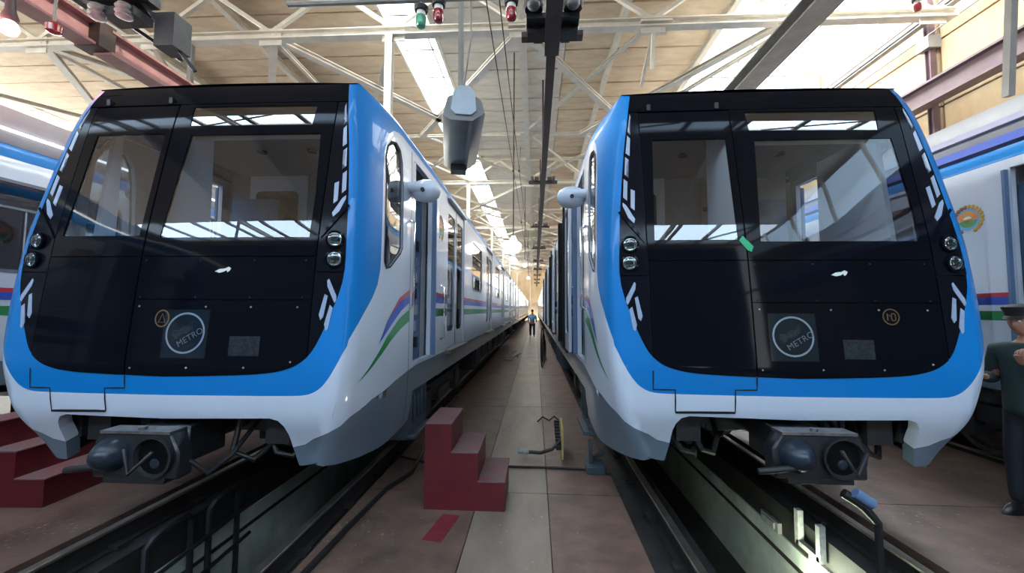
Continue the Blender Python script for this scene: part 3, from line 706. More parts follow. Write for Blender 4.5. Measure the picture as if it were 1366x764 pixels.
def emblem(par, sg, yc, zc):
    e = thing('emblem', None, None); e.parent = par
    x = sg*1.353
    def disc(r, x_, m, nm, a0=0, a1=360, sy=1, cy=0, cz=0):
        n = 24; v = [(x_, yc+cy, zc+cz)]+[(x_, yc+cy+r*math.cos(math.radians(a0+(a1-a0)*k/n)), zc+cz+r*sy*math.sin(math.radians(a0+(a1-a0)*k/n))) for k in range(n+1)]
        g = MB(); g.add(v, [(0, k+1, k+2) for k in range(n)]); g.obj(nm, m, e)
    disc(.17, x, 'pale', 'disc'); disc(.13, x+sg*.002, 'sky2', 'disc'); disc(.12, x+sg*.003, 'orange', 'sun', 10, 170, 1, 0, -.02); disc(.06, x+sg*.004, 'gold', 'sun', 0, 360, 1, 0, .02)
    disc(.10, x+sg*.004, 'leafg', 'hills', 185, 355, .8, 0, -.01); disc(.045, x+sg*.006, 'pale', 'bird', 0, 180, .7, 0, .005)
    for k in range(20):
        a = math.radians(-70+k*320/19-0) if False else math.radians(-60+k*300/19)
        cy, cz = .15*math.cos(a+math.pi/2-math.radians(90)), .15*math.sin(a+math.pi/2-math.radians(90))
        g = MB(); g.lathe((x+sg*.003, yc+cy, zc+cz), [(.026, 0), (.016, .008)], axis=(sg, 0, 0), n=7); g.obj('wreath_leaf', 'gold' if cy*sg > 0 else 'brown', e)
def coupler(par):
    c = MB(); c.tube([(0, -.18, .80), (0, 1.2, .80)], .11, 14); c.box((0, .10, .78), (.34, .35, .26)); c.box((0, .9, .84), (.7, .5, .35)); co = c.obj('coupler', 'coupler', par, bevel=.012)
    g = MB(); g.prism([(-.29, .63), (.30, .63), (.30, .80), (.24, .92), (-.24, .92), (-.30, .82)], -.30, -.18); g.obj('face_plate', 'coupler', co, bevel=.012)
    g = MB(); g.lathe((-.15, -.30, .785), [(.110, 0), (.105, .03), (.075, .085), (.04, .12), (.0, .13)], axis=(0, -1, 0), n=24); g.obj('cone', 'couplerhi', co)
    g = MB(); g.lathe((.14, -.30, .775), [(.13, 0), (.135, .03), (.12, .03), (.11, -.01), (.08, -.05), (.02, -.06)], axis=(0, -1, 0), n=24); g.obj('cup', 'dark', co)
    g = MB(); g.lathe((.14, -.285, .73), [(.055, 0), (.045, .012), (.02, .018)], axis=(0, -1, 0), n=16); g.obj('cup_buffer', 'couplerhi', co)
    g = MB(); g.box((0, -.24, .925), (.48, .13, .018)); g.tube([(0, -.25, .925), (0, -.25, .95)], .025, 10); g.obj('top_bar', 'steel', co)
    g = MB(); g.box((0, -.22, .625), (.42, .16, .05)); g.tube([(-.42, -.34, .69), (-.1, -.36, .735)], .022, 8); g.tube([(.05, -.42, .86), (.12, -.45, .72), (.22, -.40, .84)], .014, 6); g.obj('electric_box', 'dark', co, bevel=.01)
    g = MB(); g.tube([(.42, .1, .95), (.40, .05, .70), (.52, .1, .62), (.6, .4, .75)], .022, 8); g.tube([(.29, -.2, .72), (.38, -.15, .62), (.42, 0, .68), (.45, .3, .9)], .018, 8); g.obj('air_hose', 'rubber', co)
def make_head():
    R = thing('metro_train', 'LBL', 'train')
    # --- nose skins
    for sg, ch in ((1, CSR), (-1, CSL)):
        ztop = lambda y: 3.615-.095*min(1, max(0, (y-.34)/1.0))**.8
        BW = [(YC(1.52), 1.52), (-.02, 1.575), (.05, 1.65), (.13, 1.735), (.22, 1.825), (.30, 1.93), (.345, 2.06), (.365, 2.4), (.38, 2.74), (.395, 2.90), (.425, 3.03), (.47, 3.15), (.53, 3.255), (.62, 3.325), (.72, 3.352), (.85, 3.36), (2.1, 3.36)]
        crease = [(YC(1.52+2.095*k/24), 1.52+2.095*k/24) for k in range(25)]
        top = [(YC(3.615)+(2.1-YC(3.615))*k/12, 0) for k in range(1, 13)]; top = [(y, ztop(y)) for y, _ in top]
        blue = BW+list(reversed(top))+list(reversed(crease))[:-1]
        patch('corner_panel', ch, blue, 'blue', R, (), .07, .09, 0, .04)
        GR = [(YC(.86), .86), (.055, .89), (.102, .945), (.305, 1.03), (.717, 1.095), (1.1, 1.135), (1.4, 1.157), (2.1, 1.157)]
        crl = [(YC(.86+.66*k/6), .86+.66*k/6) for k in range(7)]
        white = GR+list(reversed(BW))+list(reversed(crl))[1:-1]
        cabwin = [(.45, 2.075), (.41, 2.13), (.425, 2.6), (.445, 3.02), (.49, 3.13), (.56, 3.20), (.66, 3.225), (.75, 3.19), (.81, 3.09), (.84, 2.9), (.855, 2.31), (.80, 2.25), (.55, 2.10)]
        dop = rect(1.20, 1.92, 1.20, 3.26)
        patch('nose_side', ch, white, 'white', R, [cabwin, dop], .08, .10, 0, .05)
        patch('nose_window', ch, cabwin, 'sideglass', R, (), .15, .2, -.012, 0)
        ribbon('window_seal', ch, cabwin, .02, 'seam', R, .003, True)
        gr = [(YC(.62+.24*k/4), .62+.24*k/4) for k in range(5)]
        skirt = [(YC(.60)+.001, .60), (.13, .575), (.216, .562), (.357, .562), (.632, .57), (1.08, .590), (1.27, .62), (1.30, .90), (2.1, .90)]+list(reversed(GR))+list(reversed(gr))[1:]
        patch('skirt_corner', ch, skirt, 'grey', R, (), .08, .08, 0, .04)
        ribbon('skirt_seam', ch, [(1.10, .62), (1.10, 3.33)], .010, 'seam', R, .002)
        # cab doorway: frame, dark cabinets, sliding leaf, handrails
        ribbon('doorway_frame', ch, rect(1.19, 1.93, 1.19, 3.27), .03, 'white', R, .012, True)
        box('doorway_pillar', (sg*1.30, 1.22, 2.23), (.09, .05, 2.06), 'white', R)
        patch('cab_door', ch, rect(1.945, 2.14, 1.20, 3.24), 'white', R, (), .4, .5, .035, .03)
        box('door_edge', (sg*1.375, 1.945, 2.22), (.06, .03, 2.04), 'bluecab', R)
        cbn = box('control_cabinet', (sg*.9, 1.98, 2.1), (.6, .05, 2.0), 'bluecab', R)
        for k in range(7): box('relay_unit', (sg*(1.05-.02*(k % 2)), 1.93, 1.35+.19*k), (.28, .10, .12), 'interior' if k % 3 else 'dark', cbn)
        for yy, z0, z1 in ((1.08, 1.75, 2.62), (2.42, 1.35, 2.05)):
            MB().tube([(sg*1.355, yy, z0), (sg*1.40, yy, z0+.03), (sg*1.40, yy, z1-.03), (sg*1.355, yy, z1)], .014, 8).obj('handrail', 'chrome', R)
        # camera pod on arm
        g = MB(); g.tube([(sg*1.33, 1.02, 2.94), (sg*1.50, 1.02, 2.93)], .05, 12); g.lathe((sg*1.40, 1.10, 2.92), [(.05, -.04), (.095, 0), (.115, .08), (.11, .16), (.07, .225), (.01, .25)], axis=(sg, 0, 0), n=20)
        pod = g.obj('camera_pod', 'white', R)
        MB().lathe((sg*1.50, .985, 2.90), [(.022, 0), (.02, .02)], axis=(0, -1, 0), n=12).obj('camera_lens', 'dark', pod)
        # swoosh stripes
        for z0, z1, m, n, pts in ((0, 0, 'bluest', 'blue_stripe', [(.345, 1.455), (.60, 1.60), (.85, 1.72), (1.095, 1.80), (1.095, 1.885), (.80, 1.80), (.50, 1.63)]),
                                  (0, 0, 'redst', 'red_stripe', [(.50, 1.63), (.80, 1.80), (1.095, 1.885), (1.095, 1.93), (.80, 1.84)]),
                                  (0, 0, 'greenst', 'green_stripe', [(.083, 1.185), (.35, 1.34), (.60, 1.465), (.85, 1.555), (1.095, 1.62), (1.095, 1.735), (.80, 1.65), (.50, 1.50), (.28, 1.34)])):
            patch(n, ch, pts, m, R, (), .08, .08, .003, 0)
        for z0, z1, m, n in ((1.90, 1.945, 'redst', 'red_stripe'), (1.815, 1.90, 'bluest', 'blue_stripe'), (1.65, 1.75, 'greenst', 'green_stripe')):
            patch(n, ch, rect(2.145, 2.80, z0, z1), m, R, (), 1, 1, .0025, 0); patch(n, ch, rect(1.95, 2.138, z0, z1), m, R, (), 1, 1, .037, 0)
        emblem(R, sg, 2.36, 2.80)
        side_rear(R, ch, sg, 2.1, False)
    # --- front skins
    low = MASK_R                     # mask edge from centre outwards
    ed = edge(1.52, 3.60, 24)
    half = BWF+low+list(reversed(ed))[:-1]
    full = [p for p in reversed(mir(BWF))] if False else None
    right = low+list(reversed(ed))+BWF[1:]
    ring = right+[(-a, b) for a, b in reversed(right)][1:-1]
    # ring as one band: outer (crease + bottom) and inner (mask edge)
    outer = list(reversed(ed))+BWF[1:]+[(-a, b) for a, b in reversed(BWF[1:-1])]+[(-a, b) for a, b in ed]
    inner = [(-a, b) for a, b in reversed(low)][:-1]+low
    patch('front_surround', CF, outer+[p for p in inner if abs(p[0]) < 1.226 or True], 'blue', R, (), .07, .06, 0, .04)
    # apron
    el = edge(.86, 1.52, 8)
    arch = [(.868, .745), (.862, .85), (.845, .91), (.81, .955), (.755, .972), (.55, .968), (0, .957)]
    ap_r = list(reversed(BWF))+list(reversed(el))[1:]+[(1.0, .80), (.935, .757)]+arch
    apron = list(reversed(BWF))+list(reversed(el))[1:]+[(1.03, .815), (.96, .768)]+arch[:-1]+[(-a, b) for a, b in reversed(arch)]+[(-.96, .768), (-1.03, .815)]+[(-a, b) for a, b in el][:-1]+[(-a, b) for a, b in BWF[:-1]]
    patch('front_apron', CF, apron, 'white', R, (), .07, .06, 0, .09)
    for s in (1, -1):
        sk_ = [(.868, .743), (.96, .765), (1.03, .812)]+[(tab(WF, z), z) for z in (.86, .80, .74, .68, .62)]+[(.915, .602), (.895, .605), (.885, .66)]
        if s < 0: sk_ = mir(sk_)
        patch('skirt_tip', CF, sk_, 'grey', R, (), .06, .06, 0, .09)
    # hatch lines
    H = [(-1.018, 1.30), (-1.018, 1.162), (-.862, 1.162), (-.858, 1.003), (-.440, 1.009), (-.442, 1.168), (-.292, 1.171), (-.292, 1.262)]
    ribbon('hatch_seam', CF, H, .011, 'seam', R, .0025)
    ribbon('hatch_lip', CF, [(-.858, .998), (-.440, 1.004)], .012, 'seam', R, .006)
    # header and cap
    patch('front_header', CF, clip(MASK, -2, 2, 3.395, 3.60), 'black', R, (), .08, .08, .003, .03)
    base = clip(MASK, -2, 2, 1.2, 3.60)
    wglass = [(-.185, 2.255), (.955, 2.255), (.955, 2.6), (.925, 3.10), (-.125, 3.10)]
    strip = [(-.155, 3.185), (.845, 3.175), (.86, 3.355), (-.165, 3.362)]
    dgl = [(-.965, 2.27), (-.345, 2.27), (-.345, 3.12), (-.925, 3.12)]
    sheet = patch('mask_backing', CF, base, 'seam', R, [[(-.18, 2.24), (.96, 2.24), (.93, 3.37), (-.15, 3.37)], [(-.97, 2.26), (-.34, 2.26), (-.34, 3.13), (-.93, 3.13)]], .12, .12, -.012, .0)
    g_ = .004
    # emergency door
    d = patch('emergency_door', CF, clip(MASK, -1.022+g_, -.295-g_, 2.115, 3.378), 'black', R, [dgl], .09, .09, .004, .02)
    patch('door_window', CF, dgl, 'wind', d, (), .1, .1, -.002, 0)
    patch('door_lower_panel', CF, clip(MASK, -1.022+g_, -.295-g_, 1.2, 2.107), 'black', R, (), .09, .09, .004, .02)
    for x in (-.93, -.38): box('hinge', (x, front(x, 3.43).y-.012, 3.43), (.03, .02, .05), 'dark', R)
    # windscreen
    ws = patch('windscreen_frame', CF, clip(MASK, -.287, 1.022-g_, 2.115, 3.388), 'black', R, [wglass, strip], .09, .09, .003, .02)
    patch('windscreen', CF, wglass, 'wind', ws, (), .1, .1, -.002, 0)
    patch('upper_window', CF, strip, 'windhi', ws, (), .1, .1, -.002, 0)
    pu = patch('front_panel_upper', CF, clip(MASK, -.287, 1.022-g_, 1.800, 2.107), 'black', R, (), .09, .09, .003, .02)
    pl_ = patch('front_panel_lower', CF, clip(MASK, -.287, 1.022-g_, 1.2, 1.793), 'black', R, (), .09, .09, .003, .02)
    for x in (.166, .57, .95, -.25):
        for z in (2.082, 1.812): rv(x, z, pu)
    for x, z in ((.255, 1.745), (.586, 1.745), (.923, 1.745), (-.245, 1.747), (.907, 1.366), (.576, 1.324), (.163, 1.319), (-.253, 1.313)): rv(x, z, pl_, 'scrap')
    # maker's bird-like badge
    patch('badge', CF, [(.285, 2.000), (.32, 2.018), (.36, 2.022), (.385, 2.034), (.405, 2.022), (.395, 2.004), (.38, 1.992), (.372, 2.008), (.35, 1.996), (.32, 1.990)], 'pale', pu, (), .05, .05, .006, 0)
    # lamp panels left and right
    bars = [[(-1.108, 3.374), (-1.082, 3.342), (-1.098, 3.175), (-1.124, 3.204)], [(-1.13, 3.167), (-1.101, 3.138), (-1.114, 2.982), (-1.144, 3.008)], [(-1.153, 2.973), (-1.123, 2.947), (-1.132, 2.791), (-1.162, 2.82)],
            [(-1.174, 2.78), (-1.143, 2.755), (-1.154, 2.595), (-1.183, 2.624)], [(-1.121, 2.692), (-1.09, 2.676), (-1.1, 2.513), (-1.13, 2.54)], [(-1.189, 2.579), (-1.163, 2.556), (-1.1, 2.441), (-1.111, 2.409), (-1.152, 2.453), (-1.19, 2.551)]]
    bars2 = [[(-1.195, 1.826), (-1.131, 1.948), (-1.12, 1.936), (-1.125, 1.893), (-1.184, 1.776), (-1.196, 1.792)], [(-1.132, 1.826), (-1.11, 1.839), (-1.08, 1.693), (-1.093, 1.656), (-1.112, 1.676)], [(-1.175, 1.742), (-1.153, 1.762), (-1.123, 1.627), (-1.136, 1.58), (-1.151, 1.593)]]
    def shr(b, k=.012):
        cx = sum(p[0] for p in b)/len(b); return [(max(p[0], -tab(WM, p[1])+.014), p[1]) for p in b]
    for s in (-1, 1):
        f = (lambda L: L) if s < 0 else mir
        hp = clip(MASK, -2, -1.028, 2.0, 3.388)
        up_ = patch('light_bar_panel', CF, f([p for p in clip(hp, -2, 2, 2.28, 3.388)]), 'blackfrit', R, (), .07, .08, .001, .02)
        hl = patch('headlamp_panel', CF, f(clip(MASK, -2, -1.028, 2.0, 2.275)), 'blackfrit', R, (), .06, .06, .002, .02)
        ribbon('diagonal_trim', CF, f([(-1.222, 2.50), (-1.035, 2.255)]), .02, 'black', R, .012)
        lo_ = patch('lower_light_panel', CF, f(clip(MASK, -2, -1.028, 1.2, 1.992)), 'blackfrit', R, (), .06, .06, .001, .02)
        for b in bars: patch('light_bar', CF, f(shr(b)), 'lampwhite', up_, (), .1, .1, .004, .004)
        for b in bars2: patch('light_bar', CF, f(shr(b)), 'lampwhite', lo_, (), .1, .1, .004, .004)
        for x, z in ((1.150, 2.235), (1.160, 2.090)):
            p = front(s*x, z); a = Vector((s*.12, -1, 0))
            h = MB().lathe(p, [(.066, 0), (.066, .02), (.052, .024), (.050, .006)], axis=a, n=28).obj('headlamp', 'black', hl)
            MB().lathe(p, [(.048, .005), (.050, .020), (.044, .022), (.040, .010), (.018, .006)], axis=a, n=28).obj('reflector', 'chrome', h)
            g = MB(); g.box(p+Vector((0, -.018, .0)), (.05, .006, .018)); g.box(p+Vector((0, -.02, .022)), (.045, .004, .006)); g.box(p+Vector((0, -.02, -.022)), (.045, .004, .006)); g.obj('lamp_element', 'dark', h)
            MB().lathe(p, [(.050, .022), (.035, .030), (.01, .033)], axis=a, n=28).obj('lamp_lens', 'lens', h)
    # roof cap
    g = MB(); n = 12; yl_ = [.37, .46, .6, .8, 1.0, 1.3, 2.1]
    for y in yl_:
        zt = 3.615-.095*min(1, max(0, (y-.34)/1.0))**.8; w_ = side(y, zt).x if y > .38 else tab(WF, 3.6)
        for k in range(n+1):
            t = -1+2*k/n; cr_ = min(.17, .02+.14*(y-.34)); g.v.append((t*w_, y-(.05 if y < .38 else 0), zt+cr_*(1-t*t)-(.012 if y < .38 else 0)))
    for j in range(len(yl_)-1):
        for k in range(n): g.f.append((j*(n+1)+k, j*(n+1)+k+1, (j+1)*(n+1)+k+1, (j+1)*(n+1)+k)); g.sm.append(True)
    g.obj('roof_cap', 'black', R)
    # cab interior
    box('cab_floor', (0, 1.15, 1.10), (2.3, 1.9, .05), 'dark', R)
    cb = box('cab_bulkhead', (0, 2.05, 2.3), (2.5, .05, 2.4), 'interior', R)
    fr_ = MB(); fr_.box((-.62, 2.0, 2.55), (.74, .03, 1.7)); fr_.obj('bulkhead_door', 'interior2', cb)
    MB().prism(rrect(-.90, -.36, 2.55, 3.2, .06), 1.965, 1.98).obj('door_pane', 'sideglass', cb)
    box('coat_hook', (.25, 1.98, 3.0), (.08, .06, .04), 'dark', cb); box('cabinet_door', (.55, 2.0, 2.5), (.7, .04, 1.7), 'beige', cb)
    box('cab_ceiling', (0, 1.2, 3.42), (2.2, 1.7, .03), 'interior', R)
    for x in (-.3, .25, .7): MB().lathe((x, 1.2, 3.40), [(.05, 0), (.05, -.02)], n=12).obj('ceiling_vent', 'dark', R)
    box('sun_visor', (.40, .22, 3.12), (1.1, .03, .05), 'interior2', R)
    MB().prism([(.12, 1.6), (.55, 1.6), (.55, 3.3), (.22, 3.3), (.05, 2.4)], -.33, -.28, 'yz').obj('cab_partition', 'interior2', R)
    for s in (-1, 1): MB().prism([(.15, 1.3), (1.1, 1.3), (1.1, 3.25), (.40, 3.25)] if s > 0 else [(.15, 1.3), (.38, 1.3), (.42, 3.25), (.36, 3.25)], s*1.02-.02, s*1.02+.02, 'yz').obj('cab_side_lining', 'interior2', R)
    g = MB(); g.prism([(.06, 1.2), (.85, 1.2), (.85, 2.02), (.55, 2.14), (.10, 2.12)], -.25, 1.0, 'yz'); g.obj('driver_desk', 'dark', R)
    g = MB(); g.prism([(.08, 2.12), (.30, 2.12), (.30, 2.18), (.10, 2.20)], -.95, -.35, 'yz'); g.obj('door_ledge', 'dark', R)
    g = MB(); g.box((.45, 1.25, 1.75), (.5, .5, .12)); g.box((.45, 1.5, 2.15), (.48, .12, .75)); g.box((.45, 1.5, 2.62), (.26, .1, .2)); g.obj('driver_seat', 'bluecab', R, bevel=.03)
    # front underframe bits
    g = MB()
    for s in (-1, 1): g.box((s*.9, .45, .86), (.12, .7, .2)); g.box((s*.70, 1.2, .86), (.18, 2.2, .24))
    g.box((0, .5, .97), (2.2, .8, .06)); g.box((.0, 1.3, .82), (1.3, .25, .3)); g.obj('draft_gear', 'dark', R)
    for k in range(9):
        x = random.uniform(-.85, .85); box('brake_gear', (x, random.uniform(.3, 1.3), .86), (random.uniform(.06, .2), .2, random.uniform(.06, .18)), 'equip', R)
    for k, x in enumerate((-.78, -.62, .62)):
        MB().tube([(x, .25, .93), (x-.02, .18, .78), (x+.04, .16, .66), (x+.14, .2, .62), (x+.22, .3, .72), (x+.24, .5, .90)], .022, 8).obj('air_hose', 'rubber', R)
    for s in (-1, 1):
        g = MB(); g.box((s*1.14, 1.72, .62), (.30, .62, .52)); g.box((s*1.30, 1.72, .40), (.10, .66, .05))
        for k in range(4): g.box((s*1.30, 1.5+.14*k, .68), (.02, .05, .3))
        g.obj('side_equipment', 'equip', R, bevel=.012)
    for s in (-1, 1):
        g = MB()
        for k in range(5): g.tube([(s*(.52+.02*k), .55, .64+.05*k), (s*(.52+.02*k), .75, .64+.05*k)], .07, 10)
        g.obj('damper', 'dark', R)
        MB().bar((s*.95, .6, .80), (s*.35, 1.6, .62), .08, .1).obj('tie_rod', 'dark', R)
    box('junction_box', (.55, .5, .80), (.34, .3, .22), 'dark', R, bevel=.01)
    box('air_tank', (0, 1.9, .62), (1.5, .4, .42), 'dark', R, bevel=.05)
    coupler(R)
    underframe(R, .9, LEN, 3)
    car_common(R, 2.1)
    return R
def rv(x, z, par, m='dark'):
    p = front(x, z); MB().lathe((p.x, p.y-.004, p.z), [(.007, 0), (.006, .004)], axis=(0, -1, 0), n=8).obj('screw', m, par)
head = make_head()
head['label'] = 'blue-fronted metro train at left, its coupler pointing at the red steps'
head.location = (-2.595, 2.845, 0); head['group'] = 'head cars of the metro trains'
def relabel(o, lab, loc): o['label'] = lab; o.location = loc; return o
h2 = relabel(copy_tree(head), 'blue-fronted metro train at right, green tape on its windscreen', (1.875, 3.133, 0))
h3 = relabel(copy_tree(head, skip=('screw',)), 'train cut off at the right edge, round emblem by its dark doorway', (6.345, 2.55, 0))
h4 = relabel(copy_tree(head, skip=('screw',)), 'train cut off at the left edge behind the left train', (-7.065, -1.3, 0))
# the right train stands with its aisle-side doors open
for o in [c for c in h2.children if c.name.startswith('door_leaf') and c.data.vertices[0].co.x < 0 and len(c.data.vertices)]:
    for ch in list(o.children): bpy.data.objects.remove(ch)
    bpy.data.objects.remove(o)
for y in D0: door_set(h2, CSL, -1, y, True)
# following cars
def make_car():
    R = thing('metro_car', 'LBL', 'train car')
    for sg, ch in ((1, CSR), (-1, CSL)): side_rear(R, ch, sg, 1.2, False)
    underframe(R, 1.2, LEN, 5); car_common(R, 1.2)
    MB().prism([(-1.33, .95), (1.33, .95), (1.33, 3.36), (1.26, 3.54), (-1.26, 3.54), (-1.33, 3.36)], 1.2, 1.24).obj('end_wall', 'white', R)
    MB().box((0, .85, 2.2), (1.1, .75, 2.0)).obj('gangway', 'rubber', R)
    return R
cr0 = make_car(); P_ = LEN-1.2+.75
nn = ['second', 'third', 'fourth']
for k in range(3):
    for j, (x, y) in enumerate(((-2.595, 2.845), (1.875, 3.133))):
        o = cr0 if (k, j) == (0, 0) else copy_tree(cr0)
        o['label'] = '%s car of the %s train, counting back from its blue front' % (nn[k], ('left', 'right')[j]); o['group'] = 'cars coupled behind the head cars'
        o.location = (x, y+LEN-.45+P_*k, 0)
# stickers printed on the glossy panels, different on each train
def ringsticker(tr, xc, zc, sub):
    pl_ = [c for c in tr.children if c.name.startswith('front_panel_lower')][0]
    s = patch('sticker', CF, rect(xc-.165, xc+.165, zc-.175, zc+.165), 'sticker', tr, (), .1, .1, .0045, 0)
    c = [(xc+.138*math.cos(t*math.pi/16), zc+.138*math.sin(t*math.pi/16)) for t in range(32)]
    ribbon('sticker_ring', CF, c, .013, 'ring', s, .006, True)
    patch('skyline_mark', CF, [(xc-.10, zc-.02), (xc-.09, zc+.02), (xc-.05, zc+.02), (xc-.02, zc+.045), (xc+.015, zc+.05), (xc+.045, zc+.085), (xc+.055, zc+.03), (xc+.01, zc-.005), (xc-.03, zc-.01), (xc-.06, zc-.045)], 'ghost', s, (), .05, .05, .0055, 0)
    cu = bpy.data.curves.new('lettering', 'FONT'); cu.body = 'METRO'; cu.size = .062; cu.align_x = 'CENTER'; cu.align_y = 'CENTER'; cu.space_character = 1.05; cu.materials.append(MT['letterm'])
    o = bpy.data.objects.new('lettering', cu); COL.objects.link(o); o.parent = s
    dg = bpy.context.evaluated_depsgraph_get(); me_ = bpy.data.meshes.new_from_object(o.evaluated_get(dg)); me_.name = 'lettering'; bpy.data.objects.remove(o); o = bpy.data.objects.new('lettering', me_); COL.objects.link(o); o.parent = s
    p = front(xc+.045, zc-.03); o.matrix_local = Matrix.Translation((p.x, p.y-.012, p.z)) @ Matrix.Rotation(math.radians(88), 4, 'X') @ Matrix.Rotation(math.radians(31), 4, 'Z')
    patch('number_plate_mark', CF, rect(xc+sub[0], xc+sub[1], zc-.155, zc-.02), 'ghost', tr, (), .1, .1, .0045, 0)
    return s
ringsticker(head, .127, 1.559, (.33, .55)); ringsticker(h2, -.026, 1.552, (.34, .55))
c = [(-.060+.05*math.cos(t*math.pi/10), 1.66+.058*math.sin(t*math.pi/10)) for t in range(20)]
o = ribbon('warning_sign', CF, c, .010, 'goldd', head, .005, True); ribbon('sign_triangle', CF, [(-.085, 1.632), (-.06, 1.695), (-.035, 1.632)], .009, 'goldd', o, .005, True)
c = [(.665+.055*math.cos(t*math.pi/10), 1.697+.055*math.sin(t*math.pi/10)) for t in range(20)]
o = ribbon('warning_sign', CF, c, .008, 'goldd', h2, .005, True); ribbon('sign_mark', CF, [(.64, 1.67), (.64, 1.72), (.66, 1.70)], .008, 'goldd', o, .005); ribbon('sign_mark', CF, rrect(.668, .695, 1.67, 1.72, .01), .007, 'goldd', o, .005, True)
patch('green_tape', CF, [(-.345, 2.262), (-.315, 2.30), (-.245, 2.215), (-.262, 2.175), (-.29, 2.185)], 'greent', h2, (), .05, .05, .009, .002, label='green tape')
# ---------------------------------------------------------------- red steps and things on the floor
def steps(name, label, loc, rz, w_, d_, n, run, rise):
    t = thing(name, label, 'steps', loc, rz)
    # profile in xz: tallest at left, descending to the right
    prof = [(0, 0), (0, rise*n)]
    for k in range(n): prof += [((k+1)*run, rise*(n-k)), ((k+1)*run, rise*(n-k-1))]
    MB().prism(prof[:-1]+[(n*run, 0)], 0, d_).obj('step_body', 'redpaint', t)
    for k in range(n):
        x0 = k*run; h = rise*(n-k); L = run
        box('tread', (x0+L/2+.004, d_/2, h+.004), (L+.006, d_+.012, .016), 'redworn', t, bevel=.004)
    return t
steps('stair_block', 'small red painted three-tread steps standing in the centre aisle', (-.965, 3.58, 0), 0, .7, .56, 3, .235, .243)
steps('stair_block', 'dark red wooden steps at the left edge beside the left train', (-5.06, 3.34, 0), .06, 1, .85, 3, .265, .235)
# cable across the aisle
t = MB(); t.tube([(-1.62, 4.8, .012), (-1.2, 4.6, .012), (-.6, 4.56, .012), (.2, 4.56, .012), (.60, 4.53, .015), (.79, 4.4, .02)], .014, 6)
props(t.obj('floor_cable', 'rubber'), 'thin black cable lying straight across the centre aisle', 'cable')
t = MB(); t.tube([(-1.50, 2.5, .02), (-1.47, 3.2, .02), (-1.42, 3.9, .02), (-1.30, 4.3, .02), (-1.35, 4.9, .02), (-1.5, 5.8, .02), (-1.52, 8, .02)], .022, 8)
props(t.obj('air_hose', 'rubber'), 'long black hose along the left edge of the aisle floor', 'hose')
t = thing('toothed_board', 'yellowish toothed board standing on edge in the aisle with a cable', 'board', (.32, 4.78, 0))
g = MB(); g.prism([(0, .02), (.6, 0), (.62, .20), (.35, .40), (.08, .34)], -.012, .012, 'yz'); g.obj('board', 'woodp', t)
g = MB()
for k in range(9): g.box((-.04, .05+k*.06, .14+.02*k), (.07, .03, .05))
g.tube([(-.02, .1, .2), (-.12, .05, .12), (-.25, .1, .06), (-.4, .15, .05)], .022, 6); g.obj('clip_row', 'dark', t)
MB().tube([(-.40, .15, .05), (-.52, .12, .07)], .035, 8).obj('plug', 'scrap', t)
t = MB(); t.tube([(-.18, 0, .0), (-.10, .05, .06), (0, .0, .02), (.08, .06, .07), (.16, .02, .01)], .014, 6); o = t.obj('wire_offcut', 'rubber'); o.location = (.22, 6.4, .01); props(o, 'short wavy black wire offcut on the aisle floor', 'wire')
t = thing('wheel_chock', 'dark upright steel wheel stop beside the right rail', 'wheel stop', (.65, 4.55, 0))
g = MB(); g.box((0, 0, .04), (.20, .26, .08)); g.bar((-.04, 0, .05), (-.05, 0, .32), .04, .06); g.bar((-.04, .1, .08), (.12, .12, .16), .04, .05); g.obj('body', 'equip', t, bevel=.008)
# hose loops and scrap further along the aisle
t = thing('hose_coil', 'tall black hose loops standing by the right train, far down the aisle', 'hose', (.27, 12.2, 0))
for k in range(3): MB().tube([(.05*k+.05*math.cos(a)-.05, .9*k+(.34-.06*k)*math.cos(a), (.60-.12*k)*(1+math.sin(a))+.03) for a in [2*math.pi*j/20 for j in range(21)]], .02, 6, False).obj('hose_loop', 'rubber', t)
g = MB(); g.tube([(.0, 2.1, .03), (.05, 2.2, .35), (.12, 2.1, .03)], .025, 6); g.tube([(-.05, 2.5, .03), (.1, 2.4, .22), (.1, 2.0, .05)], .02, 6); g.box((.06, 2.2, .08), (.12, .3, .16)); g.obj('tangle', 'scrap', t)
t = thing('scrap_heap', 'pale metal scrap lying on the left side of the aisle', 'scrap', (-.86, 14.2, 0))
rg = random.Random(4)
for k in range(8): MB().bar((rg.uniform(-.3, .3), rg.uniform(-.4, .4), .05), (rg.uniform(-.4, .4), rg.uniform(-.5, .5), rg.uniform(.08, .32)), .05, .05).obj('scrap_piece', 'scrap', t)
# bent pipe rails in the left pit, bracket and lamp in the right pit
t = thing('pipe_frame', 'bent steel pipe frame against the pale wall of the left pit', 'pipe frame', (-3.02, 3.72, 0))
for k, (a, b) in enumerate(((0, .36), (-.62, -.2))):
    MB().tube([(0, a, -1.15), (0, a, -.14), (.02, a+.03, -.08), (.03, a+.1, -.05), (.03, b-.08, -.05), (.02, b-.02, -.10), (0, b, -.2), (0, b, -1.15)], .026, 8).obj('pipe_hoop', 'dark', t)
for k in range(2): MB().tube([(.04, -1.2, -.42-.3*k), (.04, .5, -.30-.3*k)], .018, 8).obj('cross_pipe', 'dark', t)
t = thing('pit_lamp', 'bright greenish inspection lamp on the wall of the right pit', 'lamp', (2.39, 3.66, -.44))
box('lamp_body', (.03, 0, 0), (.05, .32, .10), 'steelg', t); MB().box((-.005, 0, 0), (.03, .26, .07)).obj('lamp_tube', 'pitlamp', t, bevel=.01)
pl = bpy.data.lights.new('pit_lamp_light', 'POINT'); pl.energy = 22; pl.color = (.88, 1, .74); pl.shadow_soft_size = .06
po = bpy.data.objects.new('pit_lamp_light', pl); COL.objects.link(po); po.location = (2.22, 3.6, -.42)
